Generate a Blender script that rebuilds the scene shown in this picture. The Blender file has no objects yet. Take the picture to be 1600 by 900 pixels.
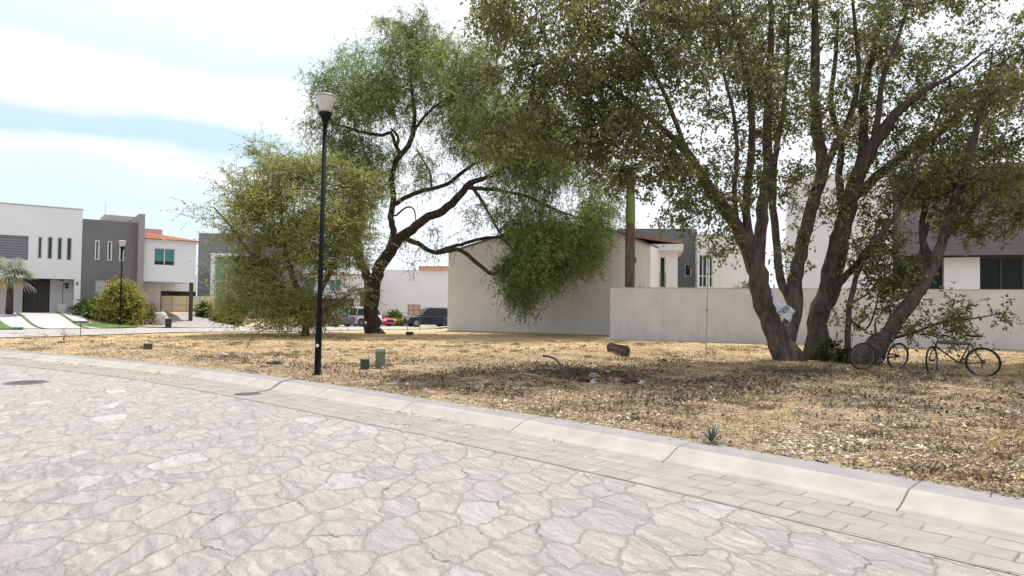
import bpy, math, random
import numpy as np
from mathutils import Vector, Matrix

random.seed(7)
rng = np.random.default_rng(11)
PI = math.pi
sc = bpy.context.scene
col = sc.collection

# ------------------------------------------------------------------ camera
FPX = 1040.0; PITCH = math.atan(26/1040); ROLL = math.radians(.8); CH = 1.5
cam_d = bpy.data.cameras.new('camera'); cam = bpy.data.objects.new('camera', cam_d)
col.objects.link(cam); sc.camera = cam
cam_d.sensor_width = 36; cam_d.lens = 36*FPX/1600; cam_d.clip_start = .05; cam_d.clip_end = 3000
cam.matrix_world = Matrix.Translation((0, 0, CH)) @ Matrix.Rotation(PI/2+PITCH, 4, 'X') @ Matrix.Rotation(ROLL, 4, 'Z')

# ------------------------------------------------------------------ light
SUN_EL = math.radians(70); SH = Vector((-.34, -1, 0)).normalized()      # direction shadows fall
sun_dir = Vector((-SH.x*math.cos(SUN_EL), -SH.y*math.cos(SUN_EL), math.sin(SUN_EL)))
sd = bpy.data.lights.new('sun', 'SUN'); sd.energy = 4.2; sd.angle = math.radians(.6); sd.color = (1, .965, .92)
so = bpy.data.objects.new('sun', sd); col.objects.link(so)
so.rotation_euler = sun_dir.to_track_quat('Z', 'Y').to_euler(); so.location = (0, 0, 40)

w = bpy.data.worlds.new('World'); sc.world = w; w.use_nodes = True
nt = w.node_tree; nt.nodes.clear()
def wn(t): return nt.nodes.new(t)
out = wn('ShaderNodeOutputWorld'); bg = wn('ShaderNodeBackground')
sky = wn('ShaderNodeTexSky'); sky.sky_type = 'NISHITA'; sky.sun_disc = False
sky.sun_elevation = SUN_EL; sky.sun_rotation = math.atan2(sun_dir.x, sun_dir.y)
sky.air_density = 1.0; sky.dust_density = 1.0; sky.ozone_density = 1.0
tc = wn('ShaderNodeTexCoord'); mp = wn('ShaderNodeMapping')
mp.inputs['Scale'].default_value = (1, 1, 3.2)
n1 = wn('ShaderNodeTexNoise'); n1.inputs['Scale'].default_value = 2.4; n1.inputs['Detail'].default_value = 6; n1.inputs['Roughness'].default_value = .5; n1.inputs['Distortion'].default_value = .35
sx = wn('ShaderNodeSeparateXYZ'); nt.links.new(tc.outputs['Generated'], sx.inputs[0])
def wm(op, a, b=None, c=None):
    n_ = wn('ShaderNodeMath'); n_.operation = op
    for i_, v_ in enumerate((a, b, c)):
        if v_ is None: continue
        if hasattr(v_, 'is_output'): nt.links.new(v_, n_.inputs[i_])
        else: n_.inputs[i_].default_value = v_
    return n_.outputs[0]
zz_ = wm('MULTIPLY_ADD', wm('SUBTRACT', n1.outputs['Fac'], .5), .13, sx.outputs['Z'])      # cirrus bands, ragged by noise
zz_ = wm('MULTIPLY_ADD', wm('ADD', sx.outputs['X'], .5), .05, zz_)
rp = wn('ShaderNodeValToRGB'); rp.color_ramp.interpolation = 'EASE'
stops = [(0, .4), (.12, .42), (.155, .5), (.173, .9), (.186, .6), (.200, .10), (.224, .14), (.247, .92), (.30, 1), (.326, .5), (.345, .62), (.39, .95), (1, .9)]
while len(rp.color_ramp.elements) < len(stops): rp.color_ramp.elements.new(.5)
for e_, (p_, v_) in zip(rp.color_ramp.elements, stops): e_.position = p_; e_.color = (v_, v_, v_, 1)
nt.links.new(zz_, rp.inputs[0])
rt = wn('ShaderNodeMapRange'); rt.interpolation_type = 'SMOOTHSTEP'; rt.inputs['From Min'].default_value = -.46; rt.inputs['From Max'].default_value = -.12; rt.inputs['To Max'].default_value = .8
nt.links.new(wm('MULTIPLY_ADD', n1.outputs['Fac'], .25, wm('SUBTRACT', sx.outputs['X'], .12)), rt.inputs['Value'])
cov = wm('MAXIMUM', rp.outputs[0], rt.outputs[0])
mx = wn('ShaderNodeMix'); mx.data_type = 'RGBA'
mx.inputs[7].default_value = (9.6, 9.85, 10.3, 1)
base = wn('ShaderNodeMix'); base.data_type = 'RGBA'; base.inputs[0].default_value = .78
base.inputs[7].default_value = (6.2, 8.4, 10.3, 1)
nt.links.new(tc.outputs['Generated'], mp.inputs['Vector']); nt.links.new(mp.outputs[0], n1.inputs['Vector'])
nt.links.new(sky.outputs[0], base.inputs[6])
nt.links.new(base.outputs[2], mx.inputs[6]); nt.links.new(cov, mx.inputs[0])
nt.links.new(mx.outputs[2], bg.inputs[0]); bg.inputs[1].default_value = .09
nt.links.new(bg.outputs[0], out.inputs[0])

sc.render.engine = 'CYCLES'
sc.view_settings.view_transform = 'Standard'; sc.view_settings.look = 'None'
sc.view_settings.gamma = 1; sc.view_settings.use_curve_mapping = False
sc.view_settings.exposure = .36
sc.cycles.max_bounces = 8; sc.cycles.transparent_max_bounces = 8

# ------------------------------------------------------------------ pixel -> world
_cp = cam.matrix_world.to_3x3()
def ray(px, py):
    d = _cp @ Vector(((px-800)/FPX, (450-py)/FPX, -1)); return np.array(d)
def at(px, py, Y):
    d = ray(px, py); t = Y/d[1]; return np.array((d[0]*t, Y, CH+d[2]*t))
def gp(px, py, z=0.):
    d = ray(px, py); t = (z-CH)/d[2]; return np.array((d[0]*t, d[1]*t, z))

# ------------------------------------------------------------------ terrain
def cat(pts, step=.5):
    pts = np.asarray(pts, float); n = len(pts); o = []
    P = np.vstack([2*pts[0]-pts[1], pts, 2*pts[-1]-pts[-2]])
    for i in range(n-1):
        p0, p1, p2, p3 = P[i:i+4]; k = max(1, int(np.linalg.norm((p2-p1)[:3])/step))
        for j in range(k):
            t = j/k
            o.append(.5*(2*p1+(p2-p0)*t+(2*p0-5*p1+4*p2-p3)*t*t+(3*p1-p0-3*p2+p3)*t**3))
    o.append(P[-2]); return np.array(o)
KA = cat([(34, -24), (14, -5), (8, .9), (5.6, 3.2), (3.8, 4.98), (2.47, 6.35), (1.5, 7.28), (-.1, 8.75), (-1.75, 10.15), (-3.3, 11.45),
          (-4.95, 12.75), (-7.1, 14.25), (-10.4, 16.1), (-13.9, 18.0), (-24, 23.4), (-31, 27.2)], .25)
def sdist(line, x, y):
    # signed distance, positive on the right-hand side when walking the line
    x = np.atleast_1d(x).astype(float); y = np.atleast_1d(y).astype(float)
    best = np.full(x.shape, 1e9); sg = np.ones(x.shape)
    for a, b in zip(line[:-1], line[1:]):
        ab = b[:2]-a[:2]; L = ab@ab
        if L == 0: continue
        t = np.clip(((x-a[0])*ab[0]+(y-a[1])*ab[1])/L, 0, 1)
        dx = x-a[0]-t*ab[0]; dy = y-a[1]-t*ab[1]; d = np.hypot(dx, dy)
        c = ab[0]*dy-ab[1]*dx; m = d < best-1e-9
        best = np.where(m, d, best); sg = np.where(m, np.where(c < 0, 1, -1), sg)
    return best*sg
FE = np.array([(-60, 8), (-40, 18.5), (-27, 26.5), (-22.7, 29.8), (-20.2, 35), (-18, 42), (-15.5, 50), (-13, 62), (-13, 100), (-13, 300)], float)
NE = np.array([(-31, 14), (-24, 18.5), (-17.2, 22.6), (-15.8, 24.6), (-13.8, 28.7), (-11.4, 33), (-9.3, 40), (-7, 46), (-3, 52), (6, 57), (30, 60)], float)
def ss(t): t = np.clip(t, 0, 1); return t*t*(3-2*t)
def wob(x, y):
    return (np.sin(x*.9+1.3*np.sin(y*.7))*np.cos(y*1.1+x*.3)*.5+np.sin(x*2.3+y*1.7)*.25+np.sin(x*4.1-y*5.3)*.13+np.sin(x*7.7+y*6.1+1)*.1)
KAs = KA[::3]
def G(x, y, kerb=True):
    x = np.atleast_1d(x).astype(float); y = np.atleast_1d(y).astype(float)
    drop = -(.025*np.clip(y-28, 0, 12)+.0225*np.clip(y-40, 0, 20))
    wx = ss((-2.2-x)/3.5)
    z = .12+drop*wx
    e = -sdist(FE, x, y)          # positive on the house side (left of the line)
    z = z+(.62-z)*ss(e/8.)*(x < -10)
    s = -sdist(KAs, x, y) if False else sdist(KA if x.size < 60 else KAs, x, y)
    lot = ss((s-.05)/.8)*ss((26-y)/4)
    z = z+.035*wob(x, y)*lot+.01*lot
    if kerb:
        z = np.where((y < 29) & (e < 1), -.12+(z+.12)*ss((s+.3)/.34), z)
    return z
# make sure sign is right: the lot is to the right-hand side when walking KA from right to left
if sdist(KA, 5., 12.)[0] < 0:
    KA = KA.copy(); _f = sdist
    def sdist2(line, x, y, f=_f): return -f(line, x, y)
    sgnK = -1
else: sgnK = 1
def SK(x, y): return sgnK*sdist(KA, x, y)
_sd = sdist
def G(x, y, kerb=True):
    sh = np.shape(x)
    x = np.atleast_1d(x).astype(float).ravel(); y = np.atleast_1d(y).astype(float).ravel()
    drop = -(.025*np.clip(y-28, 0, 12)+.0225*np.clip(y-40, 0, 20))
    wx = ss((-2.2-x)/3.5)
    z = .12+drop*wx
    e = HS*_sd(FE, x, y)
    z = z+(.62-z)*ss(e/8.)*(x < -10)
    s = sgnK*_sd(KAs, x, y)
    lot = ss((s-.05)/.8)*ss((26-y)/4)
    z = z+.035*wob(x, y)*lot+.01*lot
    if kerb: z = np.where((y < 29) & (e < .5), -.12+(z+.12)*ss((s+.3)/.34), z)
    return z.reshape(sh) if sh else float(z[0])
HS = 1 if sdist(FE, -35., 35.)[0] > 0 else -1
def gg(px, py):
    z = .12
    for _ in range(25):
        p = gp(px, py, z); z = .5*z+.5*G(p[0], p[1])
    return np.array((p[0], p[1], G(p[0], p[1])))

# ------------------------------------------------------------------ materials
MATS = {}
def newmat(name):
    m = bpy.data.materials.new(name); m.use_nodes = True
    return m, m.node_tree, m.node_tree.nodes['Principled BSDF']
def mat(name, c, rough=.8, var=.12, scale=6., bump=0., bscale=40., metal=0., spec=.5, dirt=0.):
    if name in MATS: return MATS[name]
    m, t, b = newmat(name); N = t.nodes; L = t.links
    b.inputs['Roughness'].default_value = rough; b.inputs['Metallic'].default_value = metal
    b.inputs['Specular IOR Level'].default_value = spec
    g = N.new('ShaderNodeNewGeometry')
    if var or dirt:
        n = N.new('ShaderNodeTexNoise'); n.inputs['Scale'].default_value = scale; n.inputs['Detail'].default_value = 5
        L.new(g.outputs['Position'], n.inputs['Vector'])
        r = N.new('ShaderNodeMapRange'); r.inputs['From Min'].default_value = .3; r.inputs['From Max'].default_value = .7
        r.inputs['To Min'].default_value = 1-var; r.inputs['To Max'].default_value = 1+var
        L.new(n.outputs['Fac'], r.inputs['Value'])
        v = N.new('ShaderNodeVectorMath'); v.operation = 'SCALE'; v.inputs[0].default_value = c[:3]
        L.new(r.outputs[0], v.inputs['Scale']); last = v.outputs[0]
        if dirt:
            mp = N.new('ShaderNodeMapping'); mp.inputs['Scale'].default_value = (1.6, 1.6, .35)
            L.new(g.outputs['Position'], mp.inputs['Vector'])
            n2 = N.new('ShaderNodeTexNoise'); n2.inputs['Scale'].default_value = 1.3; n2.inputs['Detail'].default_value = 6; n2.inputs['Roughness'].default_value = .65
            L.new(mp.outputs[0], n2.inputs['Vector'])
            r2 = N.new('ShaderNodeMapRange'); r2.inputs['From Min'].default_value = .45; r2.inputs['From Max'].default_value = .75
            r2.inputs['To Min'].default_value = 0; r2.inputs['To Max'].default_value = dirt
            L.new(n2.outputs['Fac'], r2.inputs['Value'])
            mx = N.new('ShaderNodeMix'); mx.data_type = 'RGBA'; mx.inputs[7].default_value = (c[0]*.55, c[1]*.52, c[2]*.48, 1)
            L.new(r2.outputs[0], mx.inputs[0]); L.new(last, mx.inputs[6]); last = mx.outputs[2]
        L.new(last, b.inputs['Base Color'])
    else: b.inputs['Base Color'].default_value = (*c[:3], 1)
    if bump:
        n3 = N.new('ShaderNodeTexNoise'); n3.inputs['Scale'].default_value = bscale; n3.inputs['Detail'].default_value = 4
        L.new(g.outputs['Position'], n3.inputs['Vector'])
        bp = N.new('ShaderNodeBump'); bp.inputs['Strength'].default_value = bump; bp.inputs['Distance'].default_value = .02
        L.new(n3.outputs['Fac'], bp.inputs['Height']); L.new(bp.outputs[0], b.inputs['Normal'])
    MATS[name] = m; return m
def leafmat(name, c1, c2, c3=None, trans=.35, clump=.9, dry=.0):
    m, t, b = newmat(name); N = t.nodes; L = t.links
    g = N.new('ShaderNodeNewGeometry')
    n = N.new('ShaderNodeTexNoise'); n.inputs['Scale'].default_value = clump; n.inputs['Detail'].default_value = 3
    L.new(g.outputs['Position'], n.inputs['Vector'])
    a = N.new('ShaderNodeMath'); a.operation = 'ADD'
    s1 = N.new('ShaderNodeMath'); s1.operation = 'MULTIPLY'; s1.inputs[1].default_value = .55
    s2 = N.new('ShaderNodeMapRange'); s2.inputs['From Min'].default_value = .35; s2.inputs['From Max'].default_value = .65; s2.inputs['To Max'].default_value = .5
    L.new(g.outputs['Random Per Island'], s1.inputs[0]); L.new(n.outputs['Fac'], s2.inputs['Value'])
    L.new(s1.outputs[0], a.inputs[0]); L.new(s2.outputs[0], a.inputs[1])
    r = N.new('ShaderNodeValToRGB'); r.color_ramp.elements[0].color = (*c1, 1); r.color_ramp.elements[1].color = (*c2, 1)
    r.color_ramp.elements[0].position = .15; r.color_ramp.elements[1].position = .85
    if c3:
        e = r.color_ramp.elements.new(.97); e.color = (*c3, 1)
    L.new(a.outputs[0], r.inputs[0])
    L.new(r.outputs[0], b.inputs['Base Color']); b.inputs['Roughness'].default_value = .55; b.inputs['Specular IOR Level'].default_value = .35
    tr = N.new('ShaderNodeBsdfTranslucent'); L.new(r.outputs[0], tr.inputs['Color'])
    ms = N.new('ShaderNodeMixShader'); ms.inputs[0].default_value = trans
    L.new(b.outputs[0], ms.inputs[1]); L.new(tr.outputs[0], ms.inputs[2])
    L.new(ms.outputs[0], N['Material Output'].inputs[0]); return m
def barkmat(name, c1, c2, sc_=9.):
    m, t, b = newmat(name); N = t.nodes; L = t.links
    g = N.new('ShaderNodeNewGeometry'); mp = N.new('ShaderNodeMapping'); mp.inputs['Scale'].default_value = (1, 1, .3)
    L.new(g.outputs['Position'], mp.inputs['Vector'])
    n = N.new('ShaderNodeTexNoise'); n.inputs['Scale'].default_value = sc_; n.inputs['Detail'].default_value = 7; n.inputs['Roughness'].default_value = .68
    L.new(mp.outputs[0], n.inputs['Vector'])
    r = N.new('ShaderNodeValToRGB'); r.color_ramp.elements[0].color = (*c1, 1); r.color_ramp.elements[1].color = (*c2, 1)
    r.color_ramp.elements[0].position = .36; r.color_ramp.elements[1].position = .66
    L.new(n.outputs['Fac'], r.inputs[0]); L.new(r.outputs[0], b.inputs['Base Color']); b.inputs['Roughness'].default_value = .92
    b.inputs['Specular IOR Level'].default_value = .2
    v = N.new('ShaderNodeTexVoronoi'); v.inputs['Scale'].default_value = sc_*2.2; L.new(mp.outputs[0], v.inputs['Vector'])
    ad = N.new('ShaderNodeMath'); ad.operation = 'ADD'; L.new(n.outputs['Fac'], ad.inputs[0]); L.new(v.outputs['Distance'], ad.inputs[1])
    bp = N.new('ShaderNodeBump'); bp.inputs['Strength'].default_value = .6; bp.inputs['Distance'].default_value = .012
    L.new(ad.outputs[0], bp.inputs['Height']); L.new(bp.outputs[0], b.inputs['Normal']); return m
def glass(name, c, rough=.08):
    return mat(name, c, rough, 0, metal=.0, spec=.35)

# ------------------------------------------------------------------ mesh builder
def worldloc(o):
    v = Vector((0, 0, 0))
    while o is not None: v = v+o.location; o = o.parent
    return v
def link(name, me, m, parent=None):
    o = bpy.data.objects.new(name, me); col.objects.link(o)
    if isinstance(m, (list, tuple)):
        for q in m: me.materials.append(q)
    elif m: me.materials.append(m)
    if parent: o.parent = parent
    return o
def mesh_np(name, V, F, m, parent=None, smooth=False, local=False, mi=None, uv=None):
    V = np.asarray(V, np.float32).reshape(-1, 3).copy()
    if parent is not None and not local: V -= np.array(worldloc(parent), np.float32)
    me = bpy.data.meshes.new(name)
    if isinstance(F, np.ndarray):
        k = F.shape[1]; n = len(F)
        me.vertices.add(len(V)); me.vertices.foreach_set('co', V.ravel())
        me.loops.add(n*k); me.loops.foreach_set('vertex_index', F.astype(np.int32).ravel())
        me.polygons.add(n); me.polygons.foreach_set('loop_start', np.arange(0, n*k, k, dtype=np.int32))
        try: me.polygons.foreach_set('loop_total', np.full(n, k, np.int32))
        except Exception: pass
        if mi is not None: me.polygons.foreach_set('material_index', np.asarray(mi, np.int32))
        me.update(calc_edges=True)
    else:
        me.from_pydata([tuple(map(float, v)) for v in V], [], F)
        if mi is not None: me.polygons.foreach_set('material_index', np.asarray(mi, np.int32))
    if smooth: me.polygons.foreach_set('use_smooth', [True]*len(me.polygons))
    if uv is not None:
        l = me.uv_layers.new(name='UVMap'); li = np.zeros(len(me.loops), np.int32); me.loops.foreach_get('vertex_index', li)
        l.data.foreach_set('uv', np.asarray(uv, np.float32)[li].ravel())
    me.validate(); me.update()
    return link(name, me, m, parent)
class MB:
    def __init__(s): s.v = []; s.f = []
    def quad(s, a, b, c, d):
        n = len(s.v); s.v += [a, b, c, d]; s.f.append((n, n+1, n+2, n+3)); return s
    def box(s, x0, x1, y0, y1, z0, z1, M=None):
        n = len(s.v)
        c = [(x0, y0, z0), (x1, y0, z0), (x1, y1, z0), (x0, y1, z0), (x0, y0, z1), (x1, y0, z1), (x1, y1, z1), (x0, y1, z1)]
        if M is not None: c = [M(p) for p in c]
        s.v += c; s.f += [tuple(n+i for i in q) for q in ((0, 3, 2, 1), (4, 5, 6, 7), (0, 1, 5, 4), (1, 2, 6, 5), (2, 3, 7, 6), (3, 0, 4, 7))]
        return s
    def tube(s, pts, rad, k=8, cap=True, closed=False, rough=0.):
        pts = [np.asarray(p, float) for p in pts]; n = len(pts)
        if not hasattr(rad, '__len__'): rad = [rad]*n
        up = None; base = len(s.v)
        for i, p in enumerate(pts):
            if closed: d = pts[(i+1) % n]-pts[i-1]
            else: d = pts[min(i+1, n-1)]-pts[max(i-1, 0)]
            L = np.linalg.norm(d); d = d/L if L > 1e-9 else np.array((0, 0, 1.))
            if up is None:
                up = np.array((1., 0, 0)) if abs(d[0]) < .8 else np.array((0, 1., 0))
            up = up-d*(up@d); q = np.linalg.norm(up)
            up = up/q if q > 1e-6 else np.cross(d, (0, 0, 1.)); sd_ = np.cross(d, up)
            for j in range(k):
                a = 2*PI*j/k; r = rad[i]
                if rough: r *= 1+rough*(math.sin(a*3+p[2]*2.1+p[0])*.6+math.sin(a*5+p[2]*5.3)*.4+math.sin(a*2-p[2]*3.1+p[0]*4)*.5)
                s.v.append(tuple(p+r*(math.cos(a)*up+math.sin(a)*sd_)))
        m = n if closed else n-1
        for i in range(m):
            for j in range(k):
                a = base+i*k; b = base+((i+1) % n)*k
                s.f.append((a+j, a+(j+1) % k, b+(j+1) % k, b+j))
        if cap and not closed:
            s.f.append(tuple(base+j for j in range(k))[::-1]); s.f.append(tuple(base+(n-1)*k+j for j in range(k)))
        return s
    def cyl(s, x, y, z0, z1, r0, r1=None, k=16):
        r1 = r0 if r1 is None else r1
        return s.tube([(x, y, z0), (x, y, z1)], [r0, r1], k)
    def lathe(s, x, y, prof, k=24, capends=True):
        n = len(s.v)
        for r, z in prof:
            for j in range(k): s.v.append((x+r*math.cos(2*PI*j/k), y+r*math.sin(2*PI*j/k), z))
        for i in range(len(prof)-1):
            for j in range(k): s.f.append((n+i*k+j, n+i*k+(j+1) % k, n+(i+1)*k+(j+1) % k, n+(i+1)*k+j))
        if capends:
            s.f.append(tuple(n+j for j in range(k))[::-1]); s.f.append(tuple(n+(len(prof)-1)*k+j for j in range(k)))
        return s
    def blob(s, c, r, seed=0, amp=.15, nu=14, nv=9, flat=None):
        n = len(s.v); rs = random.Random(seed); ph = [rs.uniform(0, 6) for _ in range(6)]
        for i in range(nv+1):
            th = PI*i/nv
            for j in range(nu):
                a = 2*PI*j/nu; d = np.array((math.sin(th)*math.cos(a), math.sin(th)*math.sin(a), math.cos(th)))
                k = 1+amp*(math.sin(3*d[0]*2+ph[0])*math.sin(2.5*d[1]*2+ph[1])+.6*math.sin(5*d[2]+4*d[0]+ph[2])+.4*math.sin(9*d[1]+7*d[0]+ph[3]))
                p = [c[q]+r[q]*d[q]*k for q in range(3)]
                if flat is not None: p[2] = max(p[2], flat)
                s.v.append(tuple(p))
        for i in range(nv):
            for j in range(nu): s.f.append((n+i*nu+j, n+(i+1)*nu+j, n+(i+1)*nu+(j+1) % nu, n+i*nu+(j+1) % nu))
        return s
    def build(s, name, m, parent=None, smooth=False, local=False, bevel=0.):
        o = mesh_np(name, s.v, s.f, m, parent, smooth, local)
        if bevel:
            b = o.modifiers.new('bevel', 'BEVEL'); b.width = bevel; b.segments = 2; b.limit_method = 'ANGLE'
        return o
def empty(name, loc, label, cat_, group=None, rz=0.):
    o = bpy.data.objects.new(name, None); col.objects.link(o); o.location = Vector([float(q) for q in loc]); o.rotation_euler = (0, 0, rz)
    o.empty_display_size = .2; return tag(o, label, cat_, group)
def tag(o, label=None, cat_=None, group=None, kind=None):
    if label: o['label'] = label
    if cat_: o['category'] = cat_
    if group: o['group'] = group
    if kind: o['kind'] = kind
    return o
def copy_tree(o, parent=None):
    c = o.copy(); col.objects.link(c)
    if parent: c.parent = parent
    for ch in list(o.children): copy_tree(ch, c)
    return c

# ------------------------------------------------------------------ ground
def axis(a, b, fa, fb, fine, coarse_n):
    return np.unique(np.concatenate([np.linspace(a, fa, coarse_n), np.arange(fa, fb, fine), np.linspace(fb, b, coarse_n)]))
gx = np.unique(np.concatenate([-np.geomspace(34, 900, 18), np.arange(-34, -16, .8), np.arange(-16, 16, .2), np.arange(16, 34, .8), np.geomspace(34, 900, 18)]))
gy = np.unique(np.concatenate([-np.geomspace(1, 300, 14), np.arange(-1, 22, .2), np.arange(22, 66, .5), np.geomspace(66, 1500, 22)]))
X, Y = np.meshgrid(gx, gy); Z = G(X.ravel(), Y.ravel())
nx, ny = len(gx), len(gy); I = np.arange(nx*ny).reshape(ny, nx)
Fg = np.stack([I[:-1, :-1], I[:-1, 1:], I[1:, 1:], I[1:, :-1]], -1).reshape(-1, 4)

def ground_material():
    m, t, b = newmat('dry_lot_soil'); N = t.nodes; L = t.links
    g = N.new('ShaderNodeNewGeometry'); P = g.outputs['Position']
    def noise(s_, d=6, r=.6, vec=P):
        n = N.new('ShaderNodeTexNoise'); n.inputs['Scale'].default_value = s_; n.inputs['Detail'].default_value = d; n.inputs['Roughness'].default_value = r
        L.new(vec, n.inputs['Vector']); return n.outputs['Fac']
    def ramp(f, stops):
        r = N.new('ShaderNodeValToRGB'); e = r.color_ramp.elements
        e[0].position, e[0].color = stops[0][0], (*stops[0][1], 1); e[1].position, e[1].color = stops[-1][0], (*stops[-1][1], 1)
        for p_, c_ in stops[1:-1]: q = e.new(p_); q.color = (*c_, 1)
        L.new(f, r.inputs[0]); return r.outputs[0]
    def mix(f, a, c, bt='MIX'):
        x = N.new('ShaderNodeMix'); x.data_type = 'RGBA'; x.blend_type = bt
        if hasattr(f, 'is_output'): L.new(f, x.inputs[0])
        else: x.inputs[0].default_value = f
        L.new(a, x.inputs[6]); L.new(c, x.inputs[7]); return x.outputs[2]
    c = ramp(noise(.55, 8, .62), [(.34, (.28, .20, .125)), (.5, (.45, .345, .23)), (.68, (.57, .455, .32))])
    gr = ramp(noise(16, 6, .75), [(.35, (.23, .155, .085)), (.52, (.44, .33, .20)), (.68, (.66, .54, .38))])
    c = mix(.5, c, gr)
    md = ramp(noise(4.2, 7, .68), [(.36, (.50, .42, .36)), (.5, (.95, .93, .9)), (.66, (1.3, 1.28, 1.22))])
    c = mix(1.0, c, md, 'MULTIPLY')
    # straw coloured dry grass towards the back
    sp = N.new('ShaderNodeSeparateXYZ'); L.new(P, sp.inputs[0])
    mr = N.new('ShaderNodeMapRange'); mr.inputs['From Min'].default_value = 14; mr.inputs['From Max'].default_value = 21
    L.new(sp.outputs['Y'], mr.inputs['Value'])
    straw = ramp(noise(5, 7, .7), [(.32, (.36, .24, .12)), (.5, (.54, .40, .23)), (.7, (.66, .52, .34))])
    c = mix(mr.outputs[0], c, straw)
    nf = noise(.9, 6, .6); r4 = N.new('ShaderNodeMapRange'); r4.inputs['From Min'].default_value = .54; r4.inputs['From Max'].default_value = .66; r4.inputs['To Max'].default_value = .5
    L.new(nf, r4.inputs['Value'])
    grn = ramp(noise(20, 3, .6), [(.3, (.14, .12, .06)), (.7, (.27, .24, .12))])
    c = mix(r4.outputs[0], c, grn)
    L.new(c, b.inputs['Base Color']); b.inputs['Roughness'].default_value = .95; b.inputs['Specular IOR Level'].default_value = .15
    bp = N.new('ShaderNodeBump'); bp.inputs['Strength'].default_value = 1; bp.inputs['Distance'].default_value = .09
    L.new(noise(11, 8, .72), bp.inputs['Height']); L.new(bp.outputs[0], b.inputs['Normal']); return m
M_ground = ground_material()
tag(mesh_np('ground', np.stack([X.ravel(), Y.ravel(), Z], 1), Fg, M_ground, smooth=True), kind='structure')

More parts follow.
